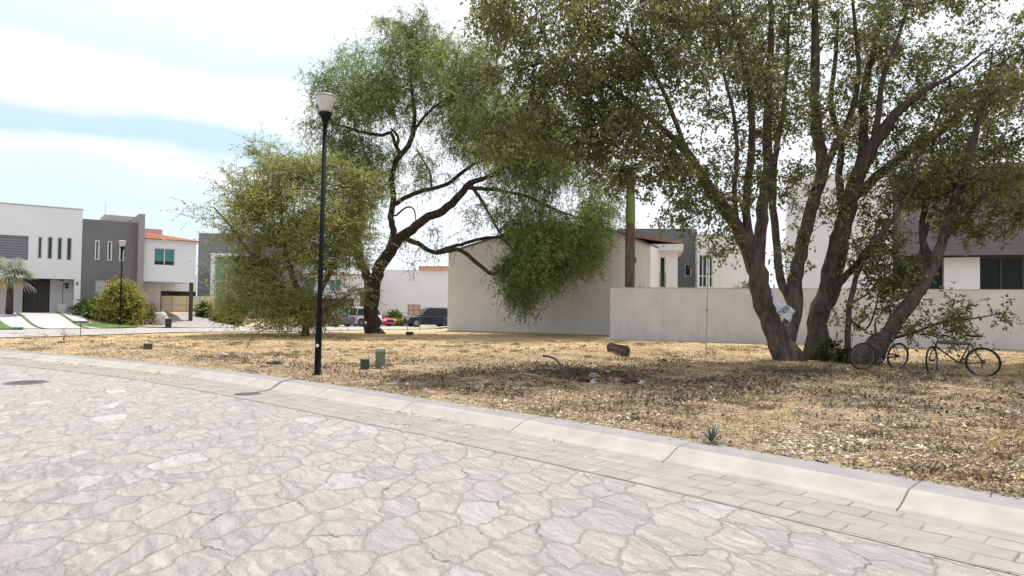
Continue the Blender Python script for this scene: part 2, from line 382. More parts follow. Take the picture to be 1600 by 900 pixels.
def stone_material():
    m, t, b = newmat('flagstone_road'); N = t.nodes; L = t.links
    g = N.new('ShaderNodeNewGeometry'); P = g.outputs['Position']
    mp0 = N.new('ShaderNodeMapping'); mp0.inputs['Rotation'].default_value = (0, 0, math.radians(42)); mp0.inputs['Scale'].default_value = (1.55, 1.0, 1); L.new(P, mp0.inputs['Vector'])
    dn = N.new('ShaderNodeTexNoise'); dn.inputs['Scale'].default_value = 3.4; dn.inputs['Detail'].default_value = 7; dn.inputs['Roughness'].default_value = .62; L.new(mp0.outputs[0], dn.inputs['Vector'])
    vs = N.new('ShaderNodeVectorMath'); vs.operation = 'SCALE'; vs.inputs['Scale'].default_value = .36; L.new(dn.outputs['Color'], vs.inputs[0])
    va = N.new('ShaderNodeVectorMath'); va.operation = 'ADD'; L.new(mp0.outputs[0], va.inputs[0]); L.new(vs.outputs[0], va.inputs[1])
    S = 2.15
    vd = N.new('ShaderNodeTexVoronoi'); vd.feature = 'DISTANCE_TO_EDGE'; vd.voronoi_dimensions = '2D'; vd.inputs['Scale'].default_value = S; L.new(va.outputs[0], vd.inputs['Vector'])
    vc = N.new('ShaderNodeTexVoronoi'); vc.voronoi_dimensions = '2D'; vc.inputs['Scale'].default_value = S; L.new(va.outputs[0], vc.inputs['Vector'])
    def ramp(f, stops):
        r = N.new('ShaderNodeValToRGB'); e = r.color_ramp.elements
        e[0].position, e[0].color = stops[0][0], (*stops[0][1], 1); e[1].position, e[1].color = stops[-1][0], (*stops[-1][1], 1)
        for p_, c_ in stops[1:-1]: q = e.new(p_); q.color = (*c_, 1)
        L.new(f, r.inputs[0]); return r.outputs[0]
    sp = N.new('ShaderNodeSeparateColor'); L.new(vc.outputs['Color'], sp.inputs[0])
    c = ramp(sp.outputs[0], [(.0, (.30, .285, .28)), (.3, (.325, .307, .297)), (.55, (.337, .316, .30)), (.8, (.345, .319, .293)), (.95, (.33, .317, .305)), (1, (.42, .412, .405))])
    # veins and blotches inside each stone
    wv = N.new('ShaderNodeMapping'); wv.inputs['Scale'].default_value = (1.0, 5.5, 1); wv.inputs['Rotation'].default_value = (0, 0, .5); L.new(va.outputs[0], wv.inputs['Vector'])
    ad = N.new('ShaderNodeVectorMath'); ad.operation = 'ADD'; s5 = N.new('ShaderNodeVectorMath'); s5.operation = 'SCALE'; s5.inputs['Scale'].default_value = 3
    L.new(vc.outputs['Color'], s5.inputs[0]); L.new(wv.outputs[0], ad.inputs[0]); L.new(s5.outputs[0], ad.inputs[1])
    n2 = N.new('ShaderNodeTexNoise'); n2.inputs['Scale'].default_value = 2.2; n2.inputs['Detail'].default_value = 9; n2.inputs['Roughness'].default_value = .68; n2.inputs['Distortion'].default_value = .7
    L.new(ad.outputs[0], n2.inputs['Vector'])
    v2 = ramp(n2.outputs['Fac'], [(.3, (.72, .71, .72)), (.47, (1.0, .985, .975)), (.66, (1.25, 1.20, 1.18))])
    mx = N.new('ShaderNodeMix'); mx.data_type = 'RGBA'; mx.blend_type = 'MULTIPLY'; mx.inputs[0].default_value = 1
    L.new(c, mx.inputs[6]); L.new(v2, mx.inputs[7]); c = mx.outputs[2]
    n3 = N.new('ShaderNodeTexNoise'); n3.inputs['Scale'].default_value = 60; n3.inputs['Detail'].default_value = 3; L.new(P, n3.inputs['Vector'])
    v3 = ramp(n3.outputs['Fac'], [(.3, (.86, .86, .86)), (.7, (1.1, 1.1, 1.1))])
    mx = N.new('ShaderNodeMix'); mx.data_type = 'RGBA'; mx.blend_type = 'MULTIPLY'; mx.inputs[0].default_value = 1
    L.new(c, mx.inputs[6]); L.new(v3, mx.inputs[7]); c = mx.outputs[2]
    # pale mortar around the stones
    mr = N.new('ShaderNodeMapRange'); mr.inputs['From Min'].default_value = .015; mr.inputs['From Max'].default_value = .05; mr.inputs['To Min'].default_value = .7; mr.inputs['To Max'].default_value = 0
    L.new(vd.outputs['Distance'], mr.inputs['Value'])
    mo = N.new('ShaderNodeMix'); mo.data_type = 'RGBA'; mo.inputs[7].default_value = (.325, .305, .285, 1); L.new(mr.outputs[0], mo.inputs[0]); L.new(c, mo.inputs[6]); c = mo.outputs[2]
    # thin dark open joints, broken along their length
    nb = N.new('ShaderNodeTexNoise'); nb.inputs['Scale'].default_value = 3.1; nb.inputs['Detail'].default_value = 4; L.new(P, nb.inputs['Vector'])
    th = N.new('ShaderNodeMapRange'); th.inputs['From Min'].default_value = .48; th.inputs['From Max'].default_value = .7; th.inputs['To Min'].default_value = -.010; th.inputs['To Max'].default_value = .019
    L.new(nb.outputs['Fac'], th.inputs['Value'])
    lt = N.new('ShaderNodeMath'); lt.operation = 'LESS_THAN'; L.new(vd.outputs['Distance'], lt.inputs[0]); L.new(th.outputs[0], lt.inputs[1])
    sc2 = N.new('ShaderNodeMath'); sc2.operation = 'MULTIPLY'; sc2.inputs[1].default_value = .85; L.new(lt.outputs[0], sc2.inputs[0])
    dk = N.new('ShaderNodeMix'); dk.data_type = 'RGBA'; dk.inputs[7].default_value = (.13, .115, .10, 1); L.new(sc2.outputs[0], dk.inputs[0]); L.new(c, dk.inputs[6]); c = dk.outputs[2]
    L.new(c, b.inputs['Base Color']); b.inputs['Roughness'].default_value = .85; b.inputs['Specular IOR Level'].default_value = .25
    # relief
    h1 = N.new('ShaderNodeMapRange'); h1.inputs['From Max'].default_value = .045; h1.inputs['To Max'].default_value = .45; L.new(vd.outputs['Distance'], h1.inputs['Value'])
    h2 = N.new('ShaderNodeMath'); h2.operation = 'MULTIPLY_ADD'; h2.inputs[1].default_value = 1.3; L.new(n2.outputs['Fac'], h2.inputs[0]); L.new(h1.outputs[0], h2.inputs[2])
    bp = N.new('ShaderNodeBump'); bp.inputs['Strength'].default_value = .9; bp.inputs['Distance'].default_value = .03
    L.new(h2.outputs[0], bp.inputs['Height']); L.new(bp.outputs[0], b.inputs['Normal']); return m
M_stone = stone_material()
def offset_line(line, d):
    line = line[:, :2]; t = np.gradient(line, axis=0); t /= np.linalg.norm(t, axis=1)[:, None]
    nrm = np.stack([t[:, 1], -t[:, 0]], 1)*sgnK; return line-nrm*d*KDIR
# lot side of the kerb is where SK>0
KDIR = 1
_t = offset_line(KA, 1.0)
if SK(_t[40, 0], _t[40, 1])[0] > 0: KDIR = -1
def strip(name, offs, zs, m, kind='structure', us=None):
    ls = [offset_line(KA, o) for o in offs]; n = len(KA)
    arc = np.concatenate([[0], np.cumsum(np.linalg.norm(np.diff(KA[:, :2], axis=0), axis=1))])
    V = []; UV = []
    for l, z, o in zip(ls, zs, offs):
        V.append(np.column_stack([l, np.full(n, z)])); UV.append(np.column_stack([arc, np.full(n, o)]))
    V = np.vstack(V); UV = np.vstack(UV); F = []
    for r in range(len(offs)-1):
        for i in range(n-1): F.append((r*n+i, r*n+i+1, (r+1)*n+i+1, (r+1)*n+i))
    return tag(mesh_np(name, V, np.array(F), m, smooth=False, uv=UV), kind=kind)
# road of irregular flagstones (big sheet on the camera side)
l = offset_line(KA, 1.4); n = len(l)
V = [(p[0], p[1], 0.) for p in l]; F = []
far = [(-31, 27.2, 0.)]
dirs = np.array((-.72, -.69)); V2 = [(p[0]+dirs[0]*90, p[1]+dirs[1]*90, 0.) for p in l]
V = V+V2; F = [(i, i+1, n+i+1, n+i) for i in range(n-1)]
tag(mesh_np('road', V, np.array(F), M_stone), kind='structure')

def uvmat(name, kind):
    m, t, b = newmat(name); N = t.nodes; L = t.links
    u = N.new('ShaderNodeUVMap'); g = N.new('ShaderNodeNewGeometry')
    n = N.new('ShaderNodeTexNoise'); n.inputs['Scale'].default_value = 3; n.inputs['Detail'].default_value = 8; n.inputs['Roughness'].default_value = .65
    L.new(g.outputs['Position'], n.inputs['Vector'])
    r = N.new('ShaderNodeMapRange'); r.inputs['From Min'].default_value = .3; r.inputs['From Max'].default_value = .7; r.inputs['To Min'].default_value = .84; r.inputs['To Max'].default_value = 1.13
    L.new(n.outputs['Fac'], r.inputs['Value'])
    b.inputs['Roughness'].default_value = .88; b.inputs['Specular IOR Level'].default_value = .2
    nf = N.new('ShaderNodeTexNoise'); nf.inputs['Scale'].default_value = 90; nf.inputs['Detail'].default_value = 3; L.new(g.outputs['Position'], nf.inputs['Vector'])
    if kind == 'brick':
        nd = N.new('ShaderNodeTexNoise'); nd.inputs['Scale'].default_value = 2.5; nd.inputs['Detail'].default_value = 3; L.new(g.outputs['Position'], nd.inputs['Vector'])
        vs = N.new('ShaderNodeVectorMath'); vs.operation = 'SCALE'; vs.inputs['Scale'].default_value = .07; L.new(nd.outputs['Color'], vs.inputs[0])
        va = N.new('ShaderNodeVectorMath'); va.operation = 'ADD'; L.new(u.outputs[0], va.inputs[0]); L.new(vs.outputs[0], va.inputs[1])
        br = N.new('ShaderNodeTexBrick'); br.inputs['Scale'].default_value = 1; br.inputs['Brick Width'].default_value = .36; br.inputs['Row Height'].default_value = .21
        br.inputs['Mortar Size'].default_value = .009; br.inputs['Mortar Smooth'].default_value = .3; br.inputs['Bias'].default_value = .1
        br.inputs['Color1'].default_value = (.245, .228, .212, 1); br.inputs['Color2'].default_value = (.30, .277, .256, 1); br.inputs['Mortar'].default_value = (.14, .125, .11, 1)
        L.new(va.outputs[0], br.inputs['Vector'])
        # most joints are filled with pale dust
        lo = N.new('ShaderNodeMapRange'); lo.inputs['From Min'].default_value = .45; lo.inputs['From Max'].default_value = .6; lo.inputs['To Min'].default_value = .3
        L.new(nd.outputs['Fac'], lo.inputs['Value'])
        dust = N.new('ShaderNodeMix'); dust.data_type = 'RGBA'; dust.inputs[6].default_value = (.27, .255, .235, 1)
        L.new(lo.outputs[0], dust.inputs[0]); L.new(br.outputs['Color'], dust.inputs[7]); c = dust.outputs[2]
        bp = N.new('ShaderNodeBump'); bp.inputs['Strength'].default_value = .5; bp.inputs['Distance'].default_value = .01; bp.invert = True
        L.new(br.outputs['Fac'], bp.inputs['Height']); L.new(bp.outputs[0], b.inputs['Normal'])
    else:
        c0 = {'gutter': (.375, .345, .31), 'kerbtop': (.27, .255, .25)}[kind]
        br = N.new('ShaderNodeTexBrick'); br.offset = 0; br.inputs['Scale'].default_value = 1; br.inputs['Brick Width'].default_value = 2.05; br.inputs['Row Height'].default_value = 10
        br.inputs['Mortar Size'].default_value = .008; br.inputs['Mortar Smooth'].default_value = .2
        br.inputs['Color1'].default_value = (*c0, 1); br.inputs['Color2'].default_value = (*[q*.95 for q in c0], 1); br.inputs['Mortar'].default_value = (.13, .11, .09, 1)
        ad = N.new('ShaderNodeVectorMath'); ad.operation = 'ADD'; ad.inputs[1].default_value = (.55, 3.3, 0); L.new(u.outputs[0], ad.inputs[0]); L.new(ad.outputs[0], br.inputs['Vector'])
        c = br.outputs['Color']
        bp = N.new('ShaderNodeBump'); bp.inputs['Strength'].default_value = .35; bp.inputs['Distance'].default_value = .01
        L.new(nf.outputs['Fac'], bp.inputs['Height']); L.new(bp.outputs[0], b.inputs['Normal'])
    v = N.new('ShaderNodeVectorMath'); v.operation = 'SCALE'; L.new(c, v.inputs[0]); L.new(r.outputs[0], v.inputs['Scale'])
    L.new(v.outputs[0], b.inputs['Base Color']); return m
strip('paver_band', [.62, .9, 1.2, 1.46], [.004, .01, .008, .0045], uvmat('road_pavers', 'brick'))
strip('kerb', [.33, .36, .42, .50, .58, .64, .66], [.112, .108, .085, .05, .024, .014, -.02], uvmat('kerb_concrete', 'gutter'))
strip('kerb_top', [-.03, 0, .15, .33], [.0, .122, .12, .112], uvmat('kerb_top_concrete', 'kerbtop'))

# far street, driveways
def ribbon(name, A, B, m, dz, nu=60, nv=8, kind='structure'):
    A = cat(A, .5) if len(A) > 2 else np.array(A, float); B = cat(B, .5) if len(B) > 2 else np.array(B, float)
    def rs(l, n):
        s = np.concatenate([[0], np.cumsum(np.linalg.norm(np.diff(l[:, :2], axis=0), axis=1))]); t = np.linspace(0, s[-1], n)
        return np.column_stack([np.interp(t, s, l[:, k]) for k in (0, 1)])
    a, b = rs(A, nu), rs(B, nu); V = []
    for j in range(nv+1):
        p = a+(b-a)*j/nv; V.append(np.column_stack([p, G(p[:, 0], p[:, 1], kerb=False)+dz]))
    V = np.vstack(V); F = [(j*nu+i, j*nu+i+1, (j+1)*nu+i+1, (j+1)*nu+i) for j in range(nv) for i in range(nu-1)]
    return tag(mesh_np(name, V, np.array(F), m, smooth=True), kind=kind)
M_conc = mat('pale_concrete', (.33, .31, .295), .9, .08, 2, .2, 30)
M_pave = mat('pale_paving', (.42, .40, .40), .9, .07, 1.5, .2, 20)
M_drive = mat('pink_grey_drive', (.30, .265, .25), .9, .08, 2, .2, 20)
M_lawn = mat('lawn', (.07, .14, .022), .95, .35, 9, .8, 60)
ribbon('street', NE, FE[:8], M_conc, .03, 120, 14)
def quadsheet(name, pxs, m, dz):
    w_ = [gg(*p)[:2] for p in pxs]; ribbon(name, [w_[0], w_[1]], [w_[3], w_[2]], m, dz, 24, 10)
quadsheet('driveway', [(-60, 514.5), (-40, 495), (118, 499), (162, 514.5)], M_pave, .05)
quadsheet('driveway', [(204, 511), (236, 494), (330, 496), (368, 513)], M_drive, .05)
quadsheet('lawn', [(-60, 516), (-50, 500), (-8, 503), (44, 516.5)], M_lawn, .07)
for a in ([(72, 515.5), (24, 500), (27, 499.5), (79, 515.5)], [(138, 514.5), (86, 499.5), (89, 499), (146, 514.5)]):
    quadsheet('lawn', a, M_lawn, .07)
quadsheet('lawn', [(160, 514), (112, 497), (212, 496), (215, 512)], M_lawn, .055)

# ------------------------------------------------------------------ facade frame
class Face:
    """vertical plane through two ground points; u runs along it, n out of it towards the viewer"""
    def __init__(s, p0, p1):
        s.o = np.array(p0, float)[:2]; d = np.array(p1, float)[:2]-s.o; s.d = d/np.linalg.norm(d); s.n = np.array((s.d[1], -s.d[0]))
        if s.n@(-s.o) < 0: s.n = -s.n
    def uz(s, px, py):
        r = ray(px, py); A = np.array([[r[0], -s.d[0]], [r[1], -s.d[1]]]); t, u = np.linalg.solve(A, s.o); return u, CH+t*r[2]
    def M(s, p): q = s.o+s.d*p[0]+s.n*p[1]; return (q[0], q[1], p[2])
    def rect(s, x0, y0, x1, y1):
        u0, z1 = s.uz(x0, y0); u1, _ = s.uz(x1, y0); _, z0 = s.uz((x0+x1)/2, y1); _, z1 = s.uz((x0+x1)/2, y0); return u0, u1, z0, z1
def wall_holes(fc, u0, u1, z0, z1, depth, holes, rev=.16, roof=True):
    """one wall block of a given depth behind the facade, with window openings cut in its front"""
    mb = MB(); us = sorted({u0, u1, *[h[0] for h in holes], *[h[1] for h in holes]}); zs = sorted({z0, z1, *[h[2] for h in holes], *[h[3] for h in holes]})
    M = fc.M
    for a, b in zip(us[:-1], us[1:]):
        for c, d in zip(zs[:-1], zs[1:]):
            if any(h[0]-1e-6 <= a and b <= h[1]+1e-6 and h[2]-1e-6 <= c and d <= h[3]+1e-6 for h in holes): continue
            mb.quad(M((a, 0, c)), M((b, 0, c)), M((b, 0, d)), M((a, 0, d)))
    for a, b, c, d in holes:
        mb.quad(M((a, 0, c)), M((a, -rev, c)), M((a, -rev, d)), M((a, 0, d))); mb.quad(M((b, -rev, c)), M((b, 0, c)), M((b, 0, d)), M((b, -rev, d)))
        mb.quad(M((a, 0, c)), M((b, 0, c)), M((b, -rev, c)), M((a, -rev, c))); mb.quad(M((a, -rev, d)), M((b, -rev, d)), M((b, 0, d)), M((a, 0, d)))
    mb.quad(M((u0, 0, z0)), M((u0, 0, z1)), M((u0, -depth, z1)), M((u0, -depth, z0))); mb.quad(M((u1, 0, z0)), M((u1, -depth, z0)), M((u1, -depth, z1)), M((u1, 0, z1)))
    mb.quad(M((u0, -depth, z0)), M((u0, -depth, z1)), M((u1, -depth, z1)), M((u1, -depth, z0)))
    if roof: mb.quad(M((u0, 0, z1)), M((u1, 0, z1)), M((u1, -depth, z1)), M((u0, -depth, z1)))
    return mb
M_alu = mat('window_aluminium', (.55, .55, .55), .4, 0, metal=.3)
M_dkfr = mat('dark_window_frame', (.05, .05, .05), .5, 0)
M_glass_d = glass('dark_window_glass', (.03, .045, .05))
M_glass_t = glass('teal_window_glass', (.10, .25, .25))
M_white = mat('white_render', (.71, .715, .75), .9, .03, .8, .15, 25, dirt=.06)
M_cream = mat('cream_render', (.79, .775, .765), .9, .05, .7, .3, 20, dirt=.16)
M_grey = mat('charcoal_render', (.16, .155, .165), .9, .06, 1, .2, 25)
M_bgrey = mat('blue_grey_render', (.17, .185, .22), .9, .05, 1, .2, 25)
M_beige = mat('beige_render', (.46, .40, .36), .9, .05, 1, .2, 25)
def window(root, fc, r, frame=M_alu, pane=M_glass_d, mull=1, rail=0, rev=.16, fw=.05, name='window'):
    a, b, c, d = r; M = fc.M; mb = MB(); n0, n1 = -rev+.02, -rev+.07
    mb.box(a, b, n0, n1, c, c+fw, M); mb.box(a, b, n0, n1, d-fw, d, M); mb.box(a, a+fw, n0, n1, c+fw, d-fw, M); mb.box(b-fw, b, n0, n1, c+fw, d-fw, M)
    for i in range(1, mull): q = a+(b-a)*i/mull; mb.box(q-fw/2, q+fw/2, n0, n1, c+fw, d-fw, M)
    if rail: q = c+(d-c)*rail; mb.box(a+fw, b-fw, n0, n1-.01, q-fw/2, q+fw/2, M)
    f = mb.build(name, frame, root)
    p = MB(); p.box(a, b, -rev-.03, -rev+.015, c, d, M); p.build('pane', pane, f)
    return f

# ---- white house, far left
F1 = Face((-29.0, 37.7), (-25.9, 40.0))
def hz(fc, px, py): return fc.uz(px, py)[1]
h = empty('white_house', (*F1.M((0, 0, .5))[:2], .5), 'white flat-roofed two-storey house with four slit windows above a dark garage recess', 'house')
u1 = F1.uz(126, 450)[0]; u0 = u1-11.; zt = hz(F1, 126, 328); zb = .3
zl = F1.uz(60, 435)[1]
wins = [F1.rect(59.5, 370, 66.5, 404), F1.rect(74.5, 370, 83, 405), F1.rect(90, 371, 98, 406), F1.rect(104.5, 371.5, 113, 407)]
panel = F1.rect(-60, 366, 45, 404)
wall_holes(F1, u0, u1, zl, zt, 9, [*wins, panel]).build('wall', M_white, h)
lw = MB(); a_, b_ = F1.uz(116, 450)[0], u1
lw.box(a_, b_, -9, 0, zb, zl-.002, F1.M)
c_, d_ = F1.uz(80, 450)[0], a_; lw.box(c_-.0, d_, -9, -1.6, zb, zl-.002, F1.M); lw.box(u0, F1.uz(36, 450)[0], -9, -1.7, zb, zl-.002, F1.M)
lw.build('lower_wall', M_white, h)
g_ = MB(); g0, g1 = F1.uz(38, 450)[0], F1.uz(79, 450)[0]; g_.box(g0-.6, g1+.2, -9, -2.0, zb, zl-.002, F1.M); g_.build('garage_wall', mat('dark_garage', (.055, .052, .05), .8, .1), h)
gd = MB()
for i in range(9): q = g0+(g1-g0)*i/9; gd.box(q+.02, q+(g1-g0)/9-.02, -2.0, -1.94, zb, zl-.1, F1.M)
gd.build('garage_door', mat('dark_garage_boards', (.085, .08, .075), .6, .1), h)
for wnd in wins: window(h, F1, wnd)
sl = MB(); a, b, c, d = panel
for i in range(9): q = c+(d-c)*i/9; sl.box(a, b, -.14, -.09, q+.015, q+(d-c)/9-.015, F1.M)
sl.box(a, b, -.2, -.142, c, d, F1.M); sl.build('louvre_panel', mat('grey_slats', (.20, .20, .23), .6, .05), h)
par = MB(); par.box(u0-.03, u1+.03, -9.03, .03, zt+.002, zt+.07, F1.M); par.build('parapet_cap', mat('grey_cap', (.42, .42, .43), .8, .05), h)
hn = MB()
for i, xx in enumerate((119.5, 121.5)): u_, z_ = F1.uz(xx, 443); hn.box(u_-.03, u_+.03, .001, .02, z_-.09, z_+.09, F1.M)
hn.build('house_number', mat('number_grey', (.15, .15, .15), .5, 0), h)
# ---- charcoal house
h = empty('charcoal_house', (*F1.M((u1+2, 0, .5))[:2], .5), 'charcoal grey house with three slit windows between two pale houses', 'house')
v0 = u1+.02; v1 = F1.uz(213, 450)[0]; zt2 = hz(F1, 127, 341.5)
slits = [F1.rect(150, 377, 154.5, 405), F1.rect(169.5, 378, 174, 406), F1.rect(188, 379, 192.5, 407)]
door = F1.rect(149, 438, 191, 482)
wall_holes(F1, v0, v1, .3, zt2, 8, [*slits, door]).build('wall', M_grey, h)
M_wfr = mat('white_frame', (.72, .72, .72), .5, 0)
for s_ in slits:
    window(h, F1, s_, M_wfr, fw=.04)
    a, b, c, d = s_; fr = MB(); fr.box(a-.04, b+.04, .0015, .05, c-.04, c, F1.M); fr.box(a-.04, b+.04, .0015, .05, d, d+.04, F1.M); fr.box(a-.04, a, .0015, .05, c, d, F1.M); fr.box(b, b+.04, .0015, .05, c, d, F1.M); fr.build('window_surround', M_wfr, h)
a, b, c, d = door
dm = MB(); dm.box(a, a+(b-a)*.38, -.12, -.06, .3, d, F1.M); dm.build('door', mat('pale_door', (.40, .41, .44), .6, .04), h)
window(h, F1, (a+(b-a)*.40, b, c+.8, d), M_wfr, M_glass_d, 2)
pl = MB(); p0_, p1_ = F1.uz(213, 450)[0], F1.uz(222.5, 450)[0]; pl.box(p0_+.003, p1_, -8, .35, .2, hz(F1, 218, 335), F1.M); pl.build('corner_pillar', mat('grey_pillar', (.30, .28, .275), .9, .05), h)
# water tank housing with antenna, on the charcoal house roof
F1b = Face(F1.M((0, -4, 0)), F1.M((5, -4, 0)))
a, z2 = F1b.uz(163, 335); b, _ = F1b.uz(213, 335); tk = MB(); tk.box(a, b, -3, 0, zt2-.5, z2, F1b.M); tk.build('roof_tank_room', mat('dusty_pink', (.47, .41, .41), .9, .12, 3), h)
an = MB(); q = F1b.M((a+.1, -.5, 0)); an.tube([(q[0], q[1], z2), (q[0], q[1], z2+.9)], .015, 5); an.build('antenna', M_alu, h)
# ---- tile-roofed house
h = empty('tile_roofed_house', (*F1.M((p1_+1.5, 0, .4))[:2], .4), 'white house with orange clay tile roof and two-pane teal window above an open carport', 'house')
w0 = p1_+.004; w1 = F1.uz(305, 450)[0]; ze = hz(F1, 223, 375.5); zbx = hz(F1, 223, 439.5)
wn_ = F1.rect(241, 388, 274, 415)
bx = wall_holes(F1, w0, w1, zbx, ze-.02, 7, [wn_]); bx.quad(*[F1.M(p) for p in ((w0, 0, zbx), (w0, -7, zbx), (w1, -7, zbx), (w1, 0, zbx))]); bx.build('wall', M_white, h)
window(h, F1, wn_, M_wfr, M_glass_t, 2)
bd = MB(); a, b, c, d = wn_; bd.box(a+.05, b-.05, -.144, -.139, c+.05, c+.28, F1.M); bd.build('blind_gap', M_glass_d, h)
cr = MB(); cr.box(w0, w1+.12, -7, .12, ze-.015, ze+.1, F1.M); cr.build('eave_moulding', M_white, h)
# tiled hip roof, corrugated rows
rf = MB(); zr = hz(F1, 235, 362)+.2; ue0, ue1 = w0, w1+.3
nr = 46
for i in range(nr):
    ua, ub = ue0+(ue1-ue0)*i/nr, ue0+(ue1-ue0)*(i+1)/nr; um = (ua+ub)/2
    def zz(u, n): 
        f = min(1, (.3-n)/4.2); lim = max(0, min(1, (ue1-u)/3.2)); return ze+.1+(zr-ze)*min(f, lim)
    for j in range(10):
        na, nb_ = .3-j*.45, .3-(j+1)*.45
        for (x, y_), (hx, hy) in (((ua, um), (0, .07)), ((um, ub), (.07, 0))):
            rf.quad(F1.M((x, na, zz(x, na)+hx)), F1.M((y_, na, zz(y_, na)+hy)), F1.M((y_, nb_, zz(y_, nb_)+hy-.02)), F1.M((x, nb_, zz(x, nb_)+hx-.02)))
M_tile = mat('clay_tiles', (.60, .33, .22), .85, .3, 6, .4, 30)
rf.build('roof', M_tile, h)
cb = MB(); a, z2 = F1b.uz(222, 356.5); b, _ = F1b.uz(254, 357); cb.box(a, b, -2, 0, ze, z2, F1b.M); cb.build('roof_block', mat('rose_block', (.50, .36, .36), .9, .08), h)
cw = MB(); cw.box(w0, F1.uz(253, 450)[0], -5, -.4, .1, zbx-.002, F1.M); cw.build('carport_wall', M_beige, h)
pt = MB(); a, _ = F1.uz(297.5, 450); b, _ = F1.uz(303, 450); pt.box(a, b, -.4, -.18, -.1, zbx-.002, F1.M); pt.build('post', mat('dark_timber_post', (.06, .04, .035), .8, .2), h)
F1c = Face(F1.M((0, -6.5, 0)), F1.M((5, -6.5, 0)))
rc = MB(); a, z2 = F1c.uz(240, 437); b, _ = F1c.uz(309, 437); rc.box(a, b, -3, -.3, hz(F1c, 280, 455), z2+.5, F1c.M); rc.build('rear_wall', M_white, h)
rg = MB(); rg.box(a, b, -.6, -.5, .2, hz(F1c, 280, 455)-.002, F1c.M); rg.build('rear_glazing', M_glass_d, h)
# cream gate wall right of the carport
h = empty('cream_gate_wall', (*F1c.M((a, .2, .4))[:2], .4), 'low cream panelled boundary wall seen through the carport', 'wall')
gw = MB(); a, z2 = F1c.uz(252, 462); b, _ = F1c.uz(333, 463)
gw.box(a, b, 0, .2, .1, z2, F1c.M); gw.build('wall_panel', mat('cream_wall', (.64, .58, .44), .9, .04), h)
gr = MB(); 
for q in (269, 292, 312): u_, _ = F1c.uz(q, 462); gr.box(u_-.03, u_+.03, .202, .24, .1, z2-.05, F1c.M)
gr.box(a, b, .202, .23, z2-.7, z2-.64, F1c.M); gr.build('wall_rib', mat('cream_rib', (.52, .48, .37), .9, .04), h)

# ---- blue-grey house with tall glazed bay
F2 = Face((-26.0, 53.0), (-16.0, 53.6))
h = empty('blue_grey_house', (-23, 53, .6), 'dark blue-grey block house with tall white-framed glass bay behind the yellow tree', 'house')
a, z2 = F2.uz(310.5, 364); b, _ = F2.uz(440, 362); _, zb2 = F2.uz(330, 490)
wall_holes(F2, a, b, .2, z2, 8, []).build('wall', M_bgrey, h)
r_ = F2.rect(335, 397, 392, 488); fr = MB(); M = F2.M
fr.box(r_[0], r_[0]+.28, .002, .7, .3, r_[3], M); fr.box(r_[0]+.28, r_[1], .002, .7, r_[3]-.2, r_[3], M); fr.box(r_[1], r_[1]+.25, .002, .7, .3, r_[3], M); fr.build('bay_frame', M_white, h)
window(h, Face(F2.M((0, .6, 0)), F2.M((5, .6, 0))), (r_[0]+.3, r_[1]-.02, .6, r_[3]-.22), M_wfr, M_glass_t, 3, .55)
# ---- white house with teal windows, further right behind the trees
F3 = Face((-21.0, 61.5), (-12.0, 62.5))
h = empty('pale_terrace_house', (-16, 62, -.4), 'pale house with teal upper windows and terracotta coping seen left of the mesquite trunk', 'house')
a, z2 = F3.uz(425, 428); b, _ = F3.uz(583, 430)
ws = [F3.rect(455, 438, 492, 456), F3.rect(514, 437, 533, 455)]; low = F3.rect(500, 466, 553, 478); dr = F3.rect(563, 455, 577, 482)
wall_holes(F3, a, b, -1, z2, 8, [*ws, low, dr]).build('wall', M_white, h)
for s_ in ws: window(h, F3, s_, M_wfr, M_glass_t, 2)
window(h, F3, low, M_dkfr, M_glass_d, 3)
dm = MB(); dm.box(dr[0], dr[1], -.14, -.08, dr[2], dr[3], F3.M)
dm.build('door', mat('brown_door', (.22, .10, .06), .6, .15), h)
cp = MB(); cp.box(a-.1, b+.1, -8, .15, z2+.002, z2+.16, F3.M); cp.build('roof_coping', M_tile, h)
# ---- long pale wall building behind the cars
F4 = Face((-15.0, 68.0), (0.0, 67.0))
h = empty('pale_boundary_house', (-10, 67.6, -.7), 'long plain pale walled building behind the dark blue off-road car', 'building')
a, z2 = F4.uz(585, 421); b, _ = F4.uz(760, 421)
wall_holes(F4, a, b, -1.2, z2, 8, []).build('wall', M_white, h)
tl = MB(); a2, zt_ = F4.uz(655, 421); b2, _ = F4.uz(705, 424); tl.box(a2, b2, -3, .25, z2+.002, z2+.35, F4.M)
for i in range(24): q = a2+(b2-a2)*(i+.5)/24; tl.tube([F4.M((q, .3, z2+.33)), F4.M((q, -3, z2+.45))], .08, 6)
tl.build('roof', M_tile, h)

# ------------------------------------------------------------------ tall gabled cream house right of centre
p0 = gg(700, 517); p1 = gg(953, 524)
Fh = Face(p0, p1); U = lambda px: Fh.uz(px, 450)[0]; ZH = lambda px, py: Fh.uz(px, py)[1]
h = empty('cream_gabled_house', (p0[0]+4, p0[1], .1), 'large blank cream house wall with a low gable beyond the hanging mesquite branches', 'house')
ug = [(U(700), ZH(700, 396)), (U(850), ZH(850, 347)), (U(960), ZH(960, 362)), (U(1016), ZH(1016, 384))]
base = U(700); D_ = 9.
M = Fh.M; V = []; F = []
prof = [(ug[0][0], -.6)]+ug+[(ug[-1][0], -.6)]; n = len(prof)
for u_, z_ in prof: V.append(M((u_, 0, z_)))
for u_, z_ in prof: V.append(M((u_, -D_, z_)))
F.append(tuple(range(n))); F.append(tuple(range(2*n-1, n-1, -1)))
for i in range(n): F.append((i, (i+1) % n, n+(i+1) % n, n+i))
mesh_np('wall', V, F, M_cream, h)
ed = MB()
